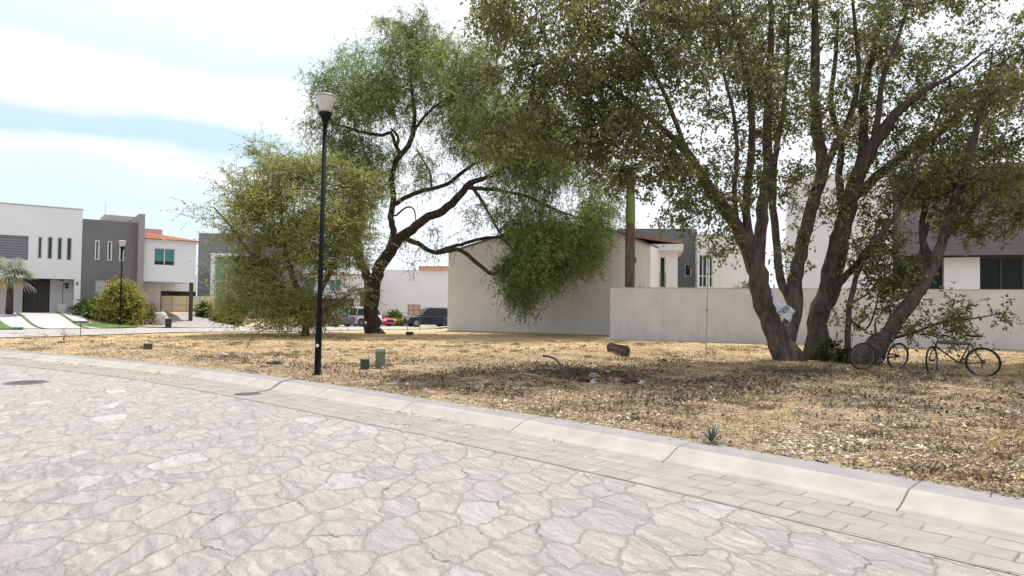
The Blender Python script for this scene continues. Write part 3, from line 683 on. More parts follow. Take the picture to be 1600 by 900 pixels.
for (ua, za), (ub, zb_) in zip(ug[:-1], ug[1:]):
    ed.box(0, 1, -D_-.05, .1, .003, .09, lambda p, ua=ua, ub=ub, za=za, zb_=zb_: M((ua+(ub-ua)*p[0], p[1], za+(zb_-za)*p[0]+p[2])))
ed.build('roof_edge', mat('dark_roof_edge', (.13, .10, .10), .8, .1), h)
lt = MB(); q = Fh.uz(992, 407); lt.box(q[0]-.06, q[0]+.06, .002, .16, q[1]-.12, q[1]+.12, M); lt.build('wall_lantern', M_dkfr, h)
# step left of the wall corner


# white wing with balcony window
Yw = 32.5
Fw = Face((at(1018, 400, Yw)[0], Yw), (at(1062, 400, Yw)[0], Yw-.3))
h = empty('white_wing_house', (*Fw.M((0, 0, .12))[:2], .12), 'white house wing with balcony door under a flat eave beside the slim palm', 'house')
a, z2 = Fw.uz(1014, 392); b, _ = Fw.uz(1059, 392); wr = Fw.rect(1023, 401, 1040, 449.5)
wall_holes(Fw, a, b, .1, z2, 5, [wr]).build('wall', M_white, h); window(h, Fw, wr, M_wfr, M_glass_d, 2)
ev = MB(); ev.box(a+.1, b+.25, -5, .35, z2+.002, z2+.3, Fw.M); ev.build('eave', M_white, h)
rf = MB(); rf.box(Fw.uz(975, 380)[0], b+.2, -5, .25, z2+.303, z2+.45, lambda p: Fw.M((p[0], p[1], p[2]+max(0, (b-p[0]))*.16))); rf.build('roof', mat('brown_tile_roof', (.30, .16, .11), .85, .25, 6), h)
rl = MB(); a, b, c, d = wr
for zq in (.12, .3, .48, .66): rl.tube([Fw.M((a, .06, c+zq)), Fw.M((b, .06, c+zq))], .015, 6)
rl.tube([Fw.M((a+.02, .06, c)), Fw.M((a+.02, .06, c+.7))], .018, 6); rl.tube([Fw.M((b-.02, .06, c)), Fw.M((b-.02, .06, c+.7))], .018, 6)
rl.build('balcony_rail', M_dkfr, h)
# slate blue block behind it
Fb = Face((at(990, 400, 36.5)[0], 36.5), (at(1090, 400, 36.2)[0], 36.2))
h = empty('slate_block_house', (*Fb.M((1.5, 0, .12))[:2], .12), 'slate blue-grey block house rising behind the white wing', 'house')
a, z2 = Fb.uz(965, 357); b, _ = Fb.uz(1089, 357); sw = Fb.rect(1070, 412, 1081, 432)
wall_holes(Fb, a, b, .1, z2, 5, [sw]).build('wall', M_bgrey, h); window(h, Fb, sw, M_wfr, M_glass_d)
# cream house with tall windows
Fc = Face((at(1092, 400, 35)[0], 35.), (at(1180, 400, 34.5)[0], 34.5))
h = empty('cream_terrace_house', (*Fc.M((1.5, 0, .12))[:2], .12), 'cream house with tall narrow windows right of the slate blue block', 'house')
a, z2 = Fc.uz(1090, 369); b, _ = Fc.uz(1183, 369); cs = [Fc.rect(1092, 398, 1105, 449), Fc.rect(1108, 400, 1114, 449)]
wall_holes(Fc, a, b, .1, z2, 6, cs).build('wall', M_cream, h)
for s_ in cs: window(h, Fc, s_, M_wfr, M_glass_d, 2 if s_ is cs[0] else 1, .35)
pp = MB(); pp.box(a, b, -6.05, .05, z2+.002, z2+.12, Fc.M); pp.build('parapet_cap', M_white, h)

# big white and slate house behind the fig trees
Fd = Face((at(1230, 400, 34)[0], 34.), (at(1640, 400, 30)[0], 30.))
h = empty('white_slate_house', (*Fd.M((6, 0, .12))[:2], .12), 'large modern house of white volumes and a slate upper band behind the fig trees', 'house')
def blk(name, px0, px1, pyt, pyb, m, n=0., dep=6, holes=(), f=Fd):
    a, _ = f.uz(px0, 450); b, _ = f.uz(px1, 450); mid = (px0+px1)/2; z1_ = f.uz(mid, pyt)[1]; z0_ = f.uz(mid, pyb)[1] if pyb else .1
    ff = Face(f.M((0, n, 0)), f.M((5, n, 0))) if n else f
    return wall_holes(ff, a, b, z0_, z1_, dep, list(holes)).build(name, m, h)
M_gdk = mat('black_green_glass', (.012, .02, .017), .12, 0, spec=.12)
M_slate = mat('slate_render', (.13, .13, .145), .9, .06, 1, .2, 25)
blk('wall', 1230, 1395, 272, 0, M_white)
blk('upper_wall', 1398, 1520, 226, 262, M_white, -1.5)
blk('slate_band', 1397, 1760, 262, 398, M_slate, .0)
blk('upper_wall', 1560, 1760, 236, 262, mat('salmon_render', (.55, .42, .38), .9, .08), -2)
g1_ = Fd.rect(1538, 399, 1760, 470); g2_ = Fd.rect(1398, 399, 1480, 470)
pw = MB(); a, _ = Fd.uz(1480, 450); b, _ = Fd.uz(1537, 450); pw.box(a, b, -5.8, -.6, .1, g1_[3], Fd.M); pw.build('lower_wall', M_white, h)
window(h, Face(Fd.M((0, -.8, 0)), Fd.M((5, -.8, 0))), (g1_[0], g1_[1], .4, g1_[3]), M_dkfr, M_gdk, 6)
window(h, Face(Fd.M((0, -.8, 0)), Fd.M((5, -.8, 0))), (g2_[0], g2_[1], .4, g2_[3]), M_dkfr, M_gdk, 3)

# ------------------------------------------------------------------ long boundary wall
b0 = gg(953, 530); b1 = gg(1600, 548)
Fl = Face(b0, b1)
M_bwall = mat('rendered_boundary_wall', (.56, .545, .555), .92, .08, 1.1, .4, 14, dirt=.42)
h = empty('boundary_wall', (b0[0], b0[1], .1), 'long grey-beige rendered garden wall behind the fig trees and bicycles', 'wall')
ue = Fl.uz(1600, 500)[0]+16; za, zb_ = Fl.uz(953, 450)[1], Fl.uz(1600, 455)[1]
mb = MB(); mb.box(0, ue, -.18, 0, -.2, za, Fl.M); mb.build('wall_face', M_bwall, h)
mb = MB(); mb.box(-.003, ue, -.19, .008, za+.002, za+.035, Fl.M); mb.build('coping', mat('wall_coping', (.42, .38, .36), .9, .15, 3), h)
mb = MB(); mb.box(0, .18, -7, -.182, -.2, za, Fl.M); mb.build('return_wall', M_bwall, h)

# ------------------------------------------------------------------ street lamps
M_pole = mat('black_green_paint', (.005, .008, .008), .75, .15, 8, .15, 30, 0, .15)
M_bowl = mat('frosted_acrylic', (.50, .47, .45), .35, .04)
def lamp(x, y, z, H, label, k=1.):
    r = empty('street_lamp', (x, y, z), label, 'street lamp', 'black post-top street lamps')
    m = MB(); m.lathe(x, y, [(.095*k, z-.05), (.095*k, z+.02), (.062*k, z+.05), (.060*k, z+.9), (.048*k, z+1.0), (.04*k, z+H-.62*k)], 20); m.build('pole', M_pole, r, smooth=True)
    m = MB(); m.lathe(x, y, [(.04*k, z+H-.62*k), (.05*k, z+H-.5*k), (.11*k, z+H-.36*k), (.125*k, z+H-.33*k), (.125*k, z+H-.31*k)], 20); m.build('bowl_holder', M_pole, r, smooth=True)
    m = MB(); m.lathe(x, y, [(.085*k, z+H-.309*k), (.115*k, z+H-.25*k), (.16*k, z+H-.1*k), (.19*k, z+H-.02*k), (.18*k, z+H-.012*k)], 24); m.build('lamp_bowl', M_bowl, r, smooth=True)
    m = MB(); m.lathe(x, y, [(.20*k, z+H-.011*k), (.205*k, z+H+.005*k), (.19*k, z+H+.02*k), (.10*k, z+H+.05*k), (.02*k, z+H+.06*k)], 24); m.build('lamp_cap', mat('lamp_cap_grey', (.38, .36, .35), .5, .05), r, smooth=True)
    m = MB(); m.box(x-.035*k, x+.035*k, y-.068*k-.006, y-.05*k, z+.25, z+.5); m.build('access_hatch', M_pole, r)
    m = MB(); m.tube([(x-.002, y-.055*k, z+.56), (x-.002, y-.066*k, z+.56)], .032*k, 14); m.build('sticker', mat('white_sticker', (.7, .7, .7), .5, 0), r)
    return r
lb = gg(496, 586); lt_ = at(503, 151, lb[1]); LH = lt_[2]-lb[2]
la = lamp(lb[0], lb[1], lb[2], LH, 'tall black lamp post standing at the kerb in front of the yellow-green tree')
la.rotation_euler = (0, math.radians(.55), 0)
fb = at(187.5, 513, 37.); ft = at(189, 377, 37.)
lamp(fb[0], 37., fb[2], ft[2]-fb[2], 'distant black lamp post in front of the charcoal house')

# ------------------------------------------------------------------ trees
def leaves_mesh(name, P, Dr, Ln, Wd, m, parent, rnd=1., droop=0.):
    N = len(P); Dr = Dr/np.linalg.norm(Dr, axis=1)[:, None]
    r = rng.normal(size=(N, 3)); S = np.cross(Dr, r); S /= np.linalg.norm(S, axis=1)[:, None]
    Nn = np.cross(Dr, S)
    L_ = Ln[:, None]; W_ = Wd[:, None]
    a = P; b = P+Dr*L_*.45+S*W_*.5+Nn*W_*.12; c = P+Dr*L_; d = P+Dr*L_*.45-S*W_*.5+Nn*W_*.12
    V = np.stack([a, b, c, d], 1).reshape(-1, 3); F = np.arange(4*N).reshape(N, 4)
    return mesh_np(name, V, F, m, parent)
class Tree:
    def __init__(s, seed=0):
        s.pos = np.zeros((60000, 3)); s.par = np.full(60000, -1); s.n = 0; s.rad = np.zeros(60000); s.fix = np.zeros(60000, bool); s.chains = []; s.tips = []; s.rg = np.random.default_rng(seed)
    def add(s, p, par, r=0., fix=False):
        i = s.n; s.pos[i] = p; s.par[i] = par; s.rad[i] = r; s.fix[i] = fix; s.n += 1; return i
    def limb(s, pts, attach=True, wig=.03, ends=False):
        """pts: world x,y,z,r"""
        P = cat(np.asarray(pts, float), .22); idx = []
        par = -1
        if s.n and attach:
            d = np.linalg.norm(s.pos[:s.n]-P[0, :3], axis=1); par = int(np.argmin(d)); idx.append(par)
        for k, q in enumerate(P):
            j = s.rg.normal(size=3)*wig*min(1, k/3)
            par = s.add(q[:3]+j*q[3]*4, par, q[3], True); idx.append(par)
        s.chains.append((idx, [P[0, 3]]+list(P[:, 3]) if len(idx) > len(P) else list(P[:, 3]), True))
        return idx
    def grow(s, tips, seg=.35, noise=.12, droop=0., maxd=None):
        tips = np.asarray(tips); d0 = np.array([np.min(np.linalg.norm(s.pos[:s.n]-t, axis=1)) for t in tips])
        for t in tips[np.argsort(d0)]:
            d = np.linalg.norm(s.pos[:s.n]-t, axis=1)+.25*np.maximum(0, s.pos[:s.n, 2]-t[2]-.2); i = int(np.argmin(d)); dd = np.linalg.norm(s.pos[i]-t)
            if maxd and dd > maxd: continue
            k = max(2, int(dd/seg)); p = s.pos[i].copy(); ch = [i]; par = i
            pr = s.par[i]; dirp = (s.pos[i]-s.pos[pr]) if pr >= 0 else np.array((0, 0, 1.)); L0 = np.linalg.norm(dirp); dirp = dirp/L0 if L0 > 1e-6 else np.array((0, 0, 1.))
            c1 = s.pos[i]+dirp*dd*.3+np.array((0, 0, .1*dd))
            for q in range(1, k+1):
                u = q/k; b = (1-u)**2*s.pos[i]+2*u*(1-u)*c1+u*u*t; b = b+s.rg.normal(size=3)*noise*(1-u*.7)*min(dd, 1.5)*.45; b[2] -= droop*u*u*dd
                par = s.add(b, par); ch.append(par)
            s.chains.append((ch, None, False)); s.tips.append(par)
    def radii(s, rtip=.006, ex=2.2):
        acc = np.zeros(s.n)
        nch = np.zeros(s.n, int)
        for i in range(s.n):
            if s.par[i] >= 0: nch[s.par[i]] += 1
        for i in range(s.n-1, -1, -1):
            if nch[i] == 0: acc[i] = max(acc[i], rtip**ex)
            r = acc[i]**(1/ex)
            if not s.fix[i]: s.rad[i] = r
            if s.par[i] >= 0: acc[s.par[i]] += acc[i]
    def wood(s, parent, m, kmain=12, ksub=5):
        mb = MB()
        for ch, rr, main in s.chains:
            pts = s.pos[ch]; rad = list(rr) if main else [min(s.rad[c], .16) for c in ch]
            if not main and len(rad) > 1: rad[0] = rad[1]*1.05
            if main: mb.tube(pts, rad, kmain, rough=.07)
            else: mb.tube(pts, rad, ksub, cap=False)
        s.mb = mb; return mb.build('trunk', m, parent, smooth=True)
def blobs(rg, specs, n, px=True):
    """sample n points in ellipsoids given as (px,py,Y,rx_px,rz_px,ry_m,weight)"""
    w_ = np.array([q[6]*q[3]*q[4] for q in specs], float); w_ /= w_.sum(); out = []
    for q, k in zip(specs, (w_*n).astype(int)+1):
        c = at(q[0], q[1], q[2]); sx = q[3]*q[2]/FPX; sz = q[4]*q[2]/FPX
        v = rg.normal(size=(k, 3)); v /= np.linalg.norm(v, axis=1)[:, None]; v *= (rg.random(k)**.42)[:, None]
        out.append(c+v*np.array((sx, q[5], sz)))
    return np.vstack(out)
def thin(rg, P, sc_, thr):
    """drop points to leave gaps between foliage masses"""
    ph = rg.uniform(0, 6, 9); f = np.zeros(len(P))
    for i in range(3):
        k = sc_*(1.6**i); f += (np.sin(P[:, 0]*k+ph[i])*np.sin(P[:, 2]*k*1.3+ph[i+3])*np.cos(P[:, 1]*k*.8+ph[i+6]))/(1.5**i)
    return P[f > thr]
def twigs(rg, tips, nt_, L0, L1, per, droop, spread, wob_=.15, updir=0.):
    """returns leaf base points and directions along short twigs, and twig polylines"""
    Ps, Ds, tw = [], [], []
    for t in tips:
        for _ in range(rg.poisson(nt_)+1):
            d = rg.normal(size=3)*spread; d[2] += updir; d /= np.linalg.norm(d); L = rg.uniform(L0, L1); k = 5
            p = t+rg.normal(size=3)*.05; pts = [p.copy()]
            for j in range(k):
                d = d+rg.normal(size=3)*wob_; d[2] -= droop; d /= np.linalg.norm(d); p = p+d*L/k; pts.append(p.copy())
            pts = np.array(pts); tw.append(pts)
            u = rg.random(per)*k; i = np.minimum(u.astype(int), k-1); fr = (u-i)[:, None]
            b = pts[i]*(1-fr)+pts[i+1]*fr; dd = pts[i+1]-pts[i]; dd /= np.linalg.norm(dd, axis=1)[:, None]
            Ps.append(b); Ds.append(dd)
    return np.vstack(Ps), np.vstack(Ds), tw
def twig_mesh(name, tw, r, m, parent):
    T = np.array(tw); n, k, _ = T.shape; V = []
    off = np.array([(1, 0, 0), (-.5, .87, 0), (-.5, -.87, 0)])
    rr = np.linspace(1, .4, k)*r
    V = (T[:, :, None, :]+off[None, None]*rr[None, :, None, None]).reshape(-1, 3)
    idx = np.arange(n*k*3).reshape(n, k, 3); F = []
    for j in range(3):
        j2 = (j+1) % 3; F.append(np.stack([idx[:, :-1, j], idx[:, :-1, j2], idx[:, 1:, j2], idx[:, 1:, j]], -1).reshape(-1, 4))
    return mesh_np(name, V, np.vstack(F), m, parent)
def PX(lst, dY=None):
    """px list of (px,py,Y,radius_px) -> world x,y,z,r"""
    o = []
    for a in lst: p = at(a[0], a[1], a[2]); o.append((*p, a[3]*a[2]/FPX*.92))
    return o
Z1 = lambda x, y: (440+.6*x, .6*y)          # zoom1 coords
Z2 = lambda x, y: (900+.6222*x, .6222*y)

# ---------- mesquite
M_mbark = barkmat('mesquite_bark', (.022, .016, .013), (.085, .065, .05), 7)
M_mleaf = leafmat('mesquite_leaves', (.11, .155, .04), (.29, .39, .11), (.36, .34, .2), trans=.55, clump=.5)
YM = 31.5
mb_ = gg(582, 521)
mroot = empty('mesquite_tree', (mb_[0], YM, G(mb_[0], YM)-.02), 'large dark-trunked mesquite leaning right with drooping feathery branches', 'tree')
T = Tree(3)
def zl1(lst): return PX([(*Z1(x, y), YM+dy, r) for x, y, dy, r in lst])
T.limb(zl1([(242, 880, 0, 21), (238, 862, 0, 15.5), (233, 825, 0, 12.5), (232, 790, 0, 12), (236, 755, 0, 14), (250, 715, 0, 11), (275, 665, 0, 10), (320, 612, 0, 8.5), (370, 573, -.2, 7.5), (420, 548, -.4, 7), (465, 508, -.6, 6), (490, 478, -.8, 5), (530, 462, -1, 3.5), (580, 450, -1.3, 2.2)]))
T.limb(zl1([(236, 760, 0, 11), (222, 715, .4, 8), (203, 670, .8, 7.2), (194, 610, 1.1, 6.5), (200, 560, 1.3, 5.5), (196, 500, 1.5, 4.5), (180, 430, 1.7, 3), (165, 360, 2, 2)]))
T.limb(zl1([(280, 655, 0, 8), (291, 610, .3, 5.5), (284, 565, .6, 5.4), (290, 520, .9, 5), (288, 460, 1, 4.8), (300, 415, 1, 4.6), (322, 390, 1, 4.6), (342, 350, 1, 4), (346, 290, .9, 3.4), (338, 225, .8, 2.6), (334, 150, .8, 1.8), (330, 80, .8, 1)]))
T.limb(zl1([(312, 405, 1, 4), (295, 375, .9, 3.2), (285, 345, .8, 3), (262, 352, .7, 2.8), (215, 345, .5, 2.4), (165, 330, .3, 1.6), (120, 320, .2, 1)]))
T.limb(zl1([(300, 385, .9, 2.6), (303, 355, 1.2, 2.4), (285, 335, 1.4, 1.8)]), True)
T.limb(zl1([(322, 622, 0, 4.5), (355, 635, -.5, 4), (402, 657, -1, 3.8), (460, 650, -1.4, 3.6), (505, 682, -1.8, 3.4), (548, 714, -2, 3), (572, 700, -2.2, 2.4), (590, 675, -2.4, 2), (640, 660, -2.6, 1.4)]))
T.limb(zl1([(402, 657, -1, 3.4), (455, 640, -.8, 3), (520, 622, -.6, 2.6), (570, 620, -.6, 2.2), (600, 650, -.6, 1.8), (625, 700, -.6, 1.2)]))
T.limb(zl1([(300, 530, .8, 4), (335, 508, .4, 3.8), (380, 494, 0, 3.6), (430, 480, -.2, 3.2), (475, 445, -.4, 2.8), (520, 420, -.6, 2.2), (600, 410, -.8, 1.6)]))
T.limb(zl1([(492, 482, -.8, 3.6), (520, 520, -1.4, 2.8), (548, 570, -1.8, 2.2), (580, 625, -2, 1.6)]))
T.limb(zl1([(490, 490, -.8, 3.6), (560, 495, -.9, 3), (640, 512, -1, 2.6), (700, 540, -1.1, 2), (780, 570, -1.3, 1.2)]))
T.limb(zl1([(390, 494, 0, 2), (388, 455, .6, 1.8), (368, 415, .9, 1.5), (352, 388, 1, 1.2)]))
T.limb(zl1([(345, 340, .9, 2.6), (375, 300, .4, 2.4), (420, 262, 0, 2), (470, 240, -.4, 1.4)]))
T.limb(zl1([(530, 462, -1, 3), (600, 430, -1.5, 2.4), (680, 440, -1.8, 1.8), (740, 470, -2, 1.2)]))
T.limb(zl1([(300, 560, .5, 1.6), (325, 540, .2, 1.4), (345, 545, 0, 1.2), (350, 580, 0, .8)]))
def B1(x, y, dy, rx, rz, ry, wt): q = Z1(x, y); return (q[0], q[1], YM+dy, rx*.6*1.04, rz*.6*1.04, ry*1.35, wt)
spec = [B1(330, 105, .8, 95, 70, 2.0, 1), B1(235, 200, .8, 120, 75, 2.4, 1), B1(430, 180, .4, 120, 80, 2.4, 1), B1(150, 270, .5, 80, 60, 2, .9), B1(280, 290, .8, 130, 60, 2.4, .9),
        B1(460, 270, -.2, 90, 80, 2.4, 1), B1(490, 340, -.6, 80, 60, 2, .9), B1(620, 380, -1, 150, 80, 3, 1), B1(730, 430, -1.6, 100, 80, 2.4, 1), B1(640, 470, -1.2, 110, 70, 2.4, .7), B1(660, 590, -1.2, 100, 80, 2.2, 1),
        B1(690, 670, -1.8, 90, 75, 1.8, 1.6), B1(785, 600, -1.2, 80, 80, 1.8, .9), B1(640, 710, -2, 80, 70, 1.6, 1.6), B1(225, 400, 1.3, 90, 70, 2, .8), B1(195, 510, 1.6, 50, 70, 1.5, .8),
        B1(560, 660, -2, 60, 50, 1.4, .45), B1(560, 560, -1.5, 110, 50, 1.8, .35), B1(370, 440, 0, 100, 60, 1.8, .3), B1(210, 460, 1.5, 90, 60, 2, .6), B1(180, 590, 1.5, 50, 70, 1.5, .5), B1(660, 780, -2, 70, 35, 1.4, .7), B1(380, 640, -.5, 110, 50, 1.5, .1), B1(530, 200, -.3, 80, 90, 2, .7), B1(580, 290, -.8, 110, 80, 2.4, .9), B1(700, 340, -1.2, 100, 70, 2.4, .8), B1(830, 520, -1.8, 60, 90, 2, .6), B1(120, 230, .6, 70, 40, 1.6, .5), B1(170, 390, 1, 70, 50, 1.6, .6), B1(800, 660, -1.8, 60, 50, 1.6, .5), B1(360, 60, .6, 60, 30, 1.4, .5), B1(110, 330, .4, 60, 40, 1.5, .5), B1(470, 600, -.5, 90, 40, 1.5, .15)]
rg = np.random.default_rng(5)
tips = thin(rg, blobs(rg, spec, 3900), .75, -.48)
T.grow(tips, .45, .16, .05); T.radii(.008, 2.3); T.wood(mroot, M_mbark)
P, D, tw = twigs(rg, T.pos[T.tips], 5.5, .45, 1.2, 13, .30, 1., .12)
tid = rg.random(len(P)) < .98
Dl = D*.35+rg.normal(size=D.shape)*.5; Dl[:, 2] -= .25
leaves_mesh('crown', P, Dl, rg.uniform(.08, .19, len(P)), rg.uniform(.02, .042, len(P)), M_mleaf, mroot)
twig_mesh('twigs', tw[::2], .006, M_mbark, mroot)

# ---------- yellow-green tree, low crown
M_yleaf = leafmat('yellow_green_leaves', (.18, .20, .06), (.46, .47, .16), (.58, .55, .27), trans=.55, clump=.9)
M_ybark = barkmat('brown_bark', (.05, .035, .025), (.16, .115, .08), 10)
YY = 27.
yb = at(478, 520, YY)
yroot = empty('yellow_green_tree', (yb[0], YY, G(yb[0], YY)-.02), 'bushy yellow-green tree with crown sweeping to the ground behind the near lamp post', 'tree')
T = Tree(8)
Z8 = lambda x, y: (260+x/3, 180+y/3)
def zl8(lst): return PX([(*Z8(x, y), YY+dy, r) for x, y, dy, r in lst])
T.limb(zl8([(650, 1040, 0, 9), (655, 1000, 0, 6), (640, 900, 0, 5.5), (600, 780, .1, 5), (560, 640, .3, 4), (540, 480, .4, 3), (530, 320, .5, 1.8)]))
T.limb(zl8([(640, 930, 0, 5), (720, 830, -.2, 4.5), (790, 680, -.4, 3.6), (830, 520, -.6, 2.8), (860, 380, -.6, 1.8)]))
T.limb(zl8([(630, 880, 0, 4), (520, 780, -.4, 3.5), (400, 660, -.8, 2.8), (300, 520, -1, 2), (220, 430, -1, 1.2)]))
T.limb(zl8([(650, 960, 0, 3.5), (540, 900, .5, 3), (420, 860, 1, 2.2), (330, 830, 1.2, 1.4)]))
T.limb(zl8([(650, 960, 0, 3.5), (760, 900, -.8, 3), (860, 840, -1, 2)]))
def B8(x, y, dy, rx, rz, ry, wt): q = Z8(x, y); return (q[0], q[1], YY+dy, rx/3, rz/3, ry, wt)
spec = [B8(520, 270, .4, 150, 110, 1.6, 1), B8(700, 260, .2, 160, 90, 1.6, .9), B8(860, 330, 0, 130, 90, 1.3, .9), B8(420, 400, 0, 170, 100, 1.8, 1), B8(650, 470, 0, 230, 150, 2.2, 1), B8(860, 500, -.3, 110, 120, 1.4, .8),
        B8(400, 560, -.3, 160, 90, 1.8, 1), B8(560, 680, 0, 230, 120, 2, 1), B8(330, 740, .1, 100, 120, 1.6, .4), B8(780, 680, -.2, 110, 110, 1.6, .6), B8(480, 850, 0, 220, 110, 2, 1), B8(690, 900, -.3, 170, 90, 1.6, .8), B8(360, 900, .6, 120, 70, 1.4, .8), B8(570, 960, -.6, 190, 50, 1.4, .7),
        B8(250, 400, -.6, 120, 80, 1.3, .3), B8(180, 480, -.6, 110, 60, 1.2, .18), B8(950, 400, -.3, 80, 60, 1, .5), B8(440, 160, .3, 60, 40, .8, .4), B8(150, 400, -.6, 90, 60, 1, .10), B8(300, 300, -.3, 90, 60, 1, .18), B8(300, 820, 0, 70, 90, 1.2, .25), B8(880, 620, -.2, 100, 120, 1.2, .5), B8(820, 860, 0, 120, 90, 1.4, .5)]
rg = np.random.default_rng(9)
tips = thin(rg, blobs(rg, spec, 2150), 1.15, -.18)
T.grow(tips, .35, .12); T.radii(.006, 2.3); T.wood(yroot, M_ybark)
P, D, tw = twigs(rg, T.pos[T.tips], 5, .5, 1.25, 22, .03, np.array((1.25, 1., .5)), .13, .12)
Dl = D*.7+rg.normal(size=D.shape)*.5
leaves_mesh('crown', P, Dl, rg.uniform(.05, .11, len(P)), rg.uniform(.022, .042, len(P)), M_yleaf, yroot)
twig_mesh('twigs', tw[::2], .005, M_ybark, yroot)

# ---------- fig trees on the right
M_fbark = barkmat('fig_bark', (.042, .032, .027), (.135, .105, .09), 8)
M_fleaf = leafmat('fig_leaves', (.085, .10, .035), (.25, .26, .09), (.50, .45, .22), trans=.5, clump=1.1)
YF = 17.5
def zl2(lst, Y0=YF): return PX([(*Z2(x, y), Y0+dy, r) for x, y, dy, r in lst])
def B2(x, y, dy, rx, rz, ry, wt, Y0=YF): q = Z2(x, y); return (q[0], q[1], Y0+dy, rx*.6222, rz*.6222, ry, wt)
def fig(name_label, base_px, limbs, spec, n, seed, root_Y, thr=-.35, near=None):
    b = at(*base_px, root_Y); r = empty('fig_tree', (b[0], root_Y, G(b[0], root_Y)-.03), name_label, 'tree', 'fig trees growing close together by the bicycles')
    T = Tree(seed)
    for q in limbs: T.limb(q)
    rg = np.random.default_rng(seed+50); tips = thin(rg, blobs(rg, spec, n), 1.1, thr)
    T.grow(tips, .3, .15, .03); T.radii(.0055, 2.35); T.wood(r, M_fbark)
    P, D, tw = twigs(rg, T.pos[T.tips], 3.8, .22, .6, 8, .09, 1., .2)
    Dl = D*.4+rg.normal(size=D.shape)*.6; Dl[:, 2] -= .25
    leaves_mesh('crown', P, Dl, rg.uniform(.055, .115, len(P)), rg.uniform(.035, .068, len(P)), M_fleaf, r)
    twig_mesh('twigs', tw[::2], .004, M_fbark, r); return r, T
limA = [zl2([(540, 915, 0, 30), (530, 895, 0, 24), (510, 860, 0, 20), (485, 800, 0, 17), (465, 740, 0, 16), (455, 690, 0, 17), (435, 630, -.1, 14), (405, 570, -.3, 11), (360, 510, -.6, 10), (315, 440, -1, 9), (275, 380, -1.4, 7), (225, 330, -1.8, 5), (150, 270, -2.2, 3.6), (60, 200, -2.6, 2.4), (-40, 150, -3, 1.5)]),
        zl2([(522, 870, 0, 15), (540, 815, .3, 14), (548, 760, .5, 12), (552, 700, .6, 12), (565, 620, .7, 11), (590, 530, .8, 10), (618, 430, .8, 10), (607, 340, .7, 9), (600, 240, .5, 8), (603, 130, .2, 7), (600, 20, 0, 5), (605, -120, -.2, 3)]),
        zl2([(456, 670, 0, 12), (462, 590, .2, 10), (472, 510, .3, 9.5), (482, 420, .3, 8.5), (478, 320, .2, 7.5), (485, 200, 0, 6), (490, 60, -.3, 4.5), (480, -80, -.4, 3)]),
        zl2([(440, 620, 0, 8), (428, 550, -.4, 7), (430, 460, -.6, 6.5), (442, 370, -.8, 6), (440, 270, -1, 5), (425, 170, -1.2, 4), (400, 60, -1.5, 3), (380, -60, -1.7, 2)]),
        zl2([(405, 575, -.3, 5), (398, 480, -.9, 4), (405, 380, -1.2, 3.5), (395, 280, -1.5, 3), (370, 180, -1.8, 2.4), (350, 60, -2, 1.6)]),
        zl2([(546, 770, .5, 8), (512, 700, .9, 7), (505, 620, 1.1, 6.5), (495, 520, 1.2, 6), (500, 400, 1.3, 5), (520, 280, 1.3, 4), (530, 160, 1.2, 3), (535, 30, 1, 2)]),
        zl2([(600, 500, .8, 7), (640, 390, .5, 6), (690, 290, .2, 5), (710, 180, 0, 4), (700, 60, -.3, 3), (690, -60, -.5, 2)]),
        zl2([(285, 400, -1.2, 5), (250, 310, -1.8, 4), (215, 220, -2.3, 3.4), (160, 130, -2.8, 2.6), (60, 60, -3.2, 2), (-60, 10, -3.6, 1.2)])]
specA = [B2(300, 60, -1.6, 170, 110, 2.4, 1), B2(120, 60, -2.6, 170, 110, 2, 1), B2(-60, 40, -3.2, 150, 80, 1.8, .8), B2(-170, 40, -3.4, 100, 70, 1.4, 1), B2(60, 180, -2.6, 150, 90, 2, 1), B2(220, 230, -1.8, 150, 90, 2.2, 1), B2(-60, 210, -3, 140, 80, 1.6, .8),
         B2(120, 320, -2.2, 120, 80, 1.8, 1), B2(-120, 330, -3, 130, 60, 1.4, .9), B2(-210, 360, -3.2, 70, 40, 1.2, .9), B2(-200, 140, -3.2, 80, 60, 1.3, .6), B2(20, 340, -2.6, 120, 70, 1.6, .8), B2(160, 420, -2, 110, 60, 1.5, .9), B2(60, 420, -2.3, 80, 50, 1.2, .6), B2(470, 100, 0, 180, 140, 2.8, .9), B2(420, 280, -.8, 150, 130, 2.4, .75), B2(600, 80, 0, 130, 150, 2.8, .8),
         B2(340, 480, -.9, 100, 80, 1.4, .4), B2(560, 300, .4, 130, 150, 2.4, .55), B2(450, 440, -.4, 130, 90, 1.8, .45), B2(370, 640, -.9, 50, 90, 1, .25), B2(590, 470, .3, 100, 90, 1.6, .4), B2(400, -80, -1, 350, 90, 3.5, .6), B2(250, 540, -1.4, 60, 60, 1, .3), B2(170, 390, -1.8, 120, 70, 1.5, .9), B2(280, 430, -1.4, 80, 90, 1.3, .6), B2(-250, 250, -3, 60, 70, 1, .25), B2(80, 460, -2.2, 60, 40, 1, .4), B2(330, 560, -1, 70, 70, 1, .3), B2(260, 690, -1.6, 50, 40, .8, .12), B2(540, 680, .3, 50, 60, .8, .2)]
fA, TA = fig('largest multi-stemmed fig tree, its fork holding a white sheet', (1234, 566), limA, specA, 3500, 21, YF, -.2)
YB = 18.3
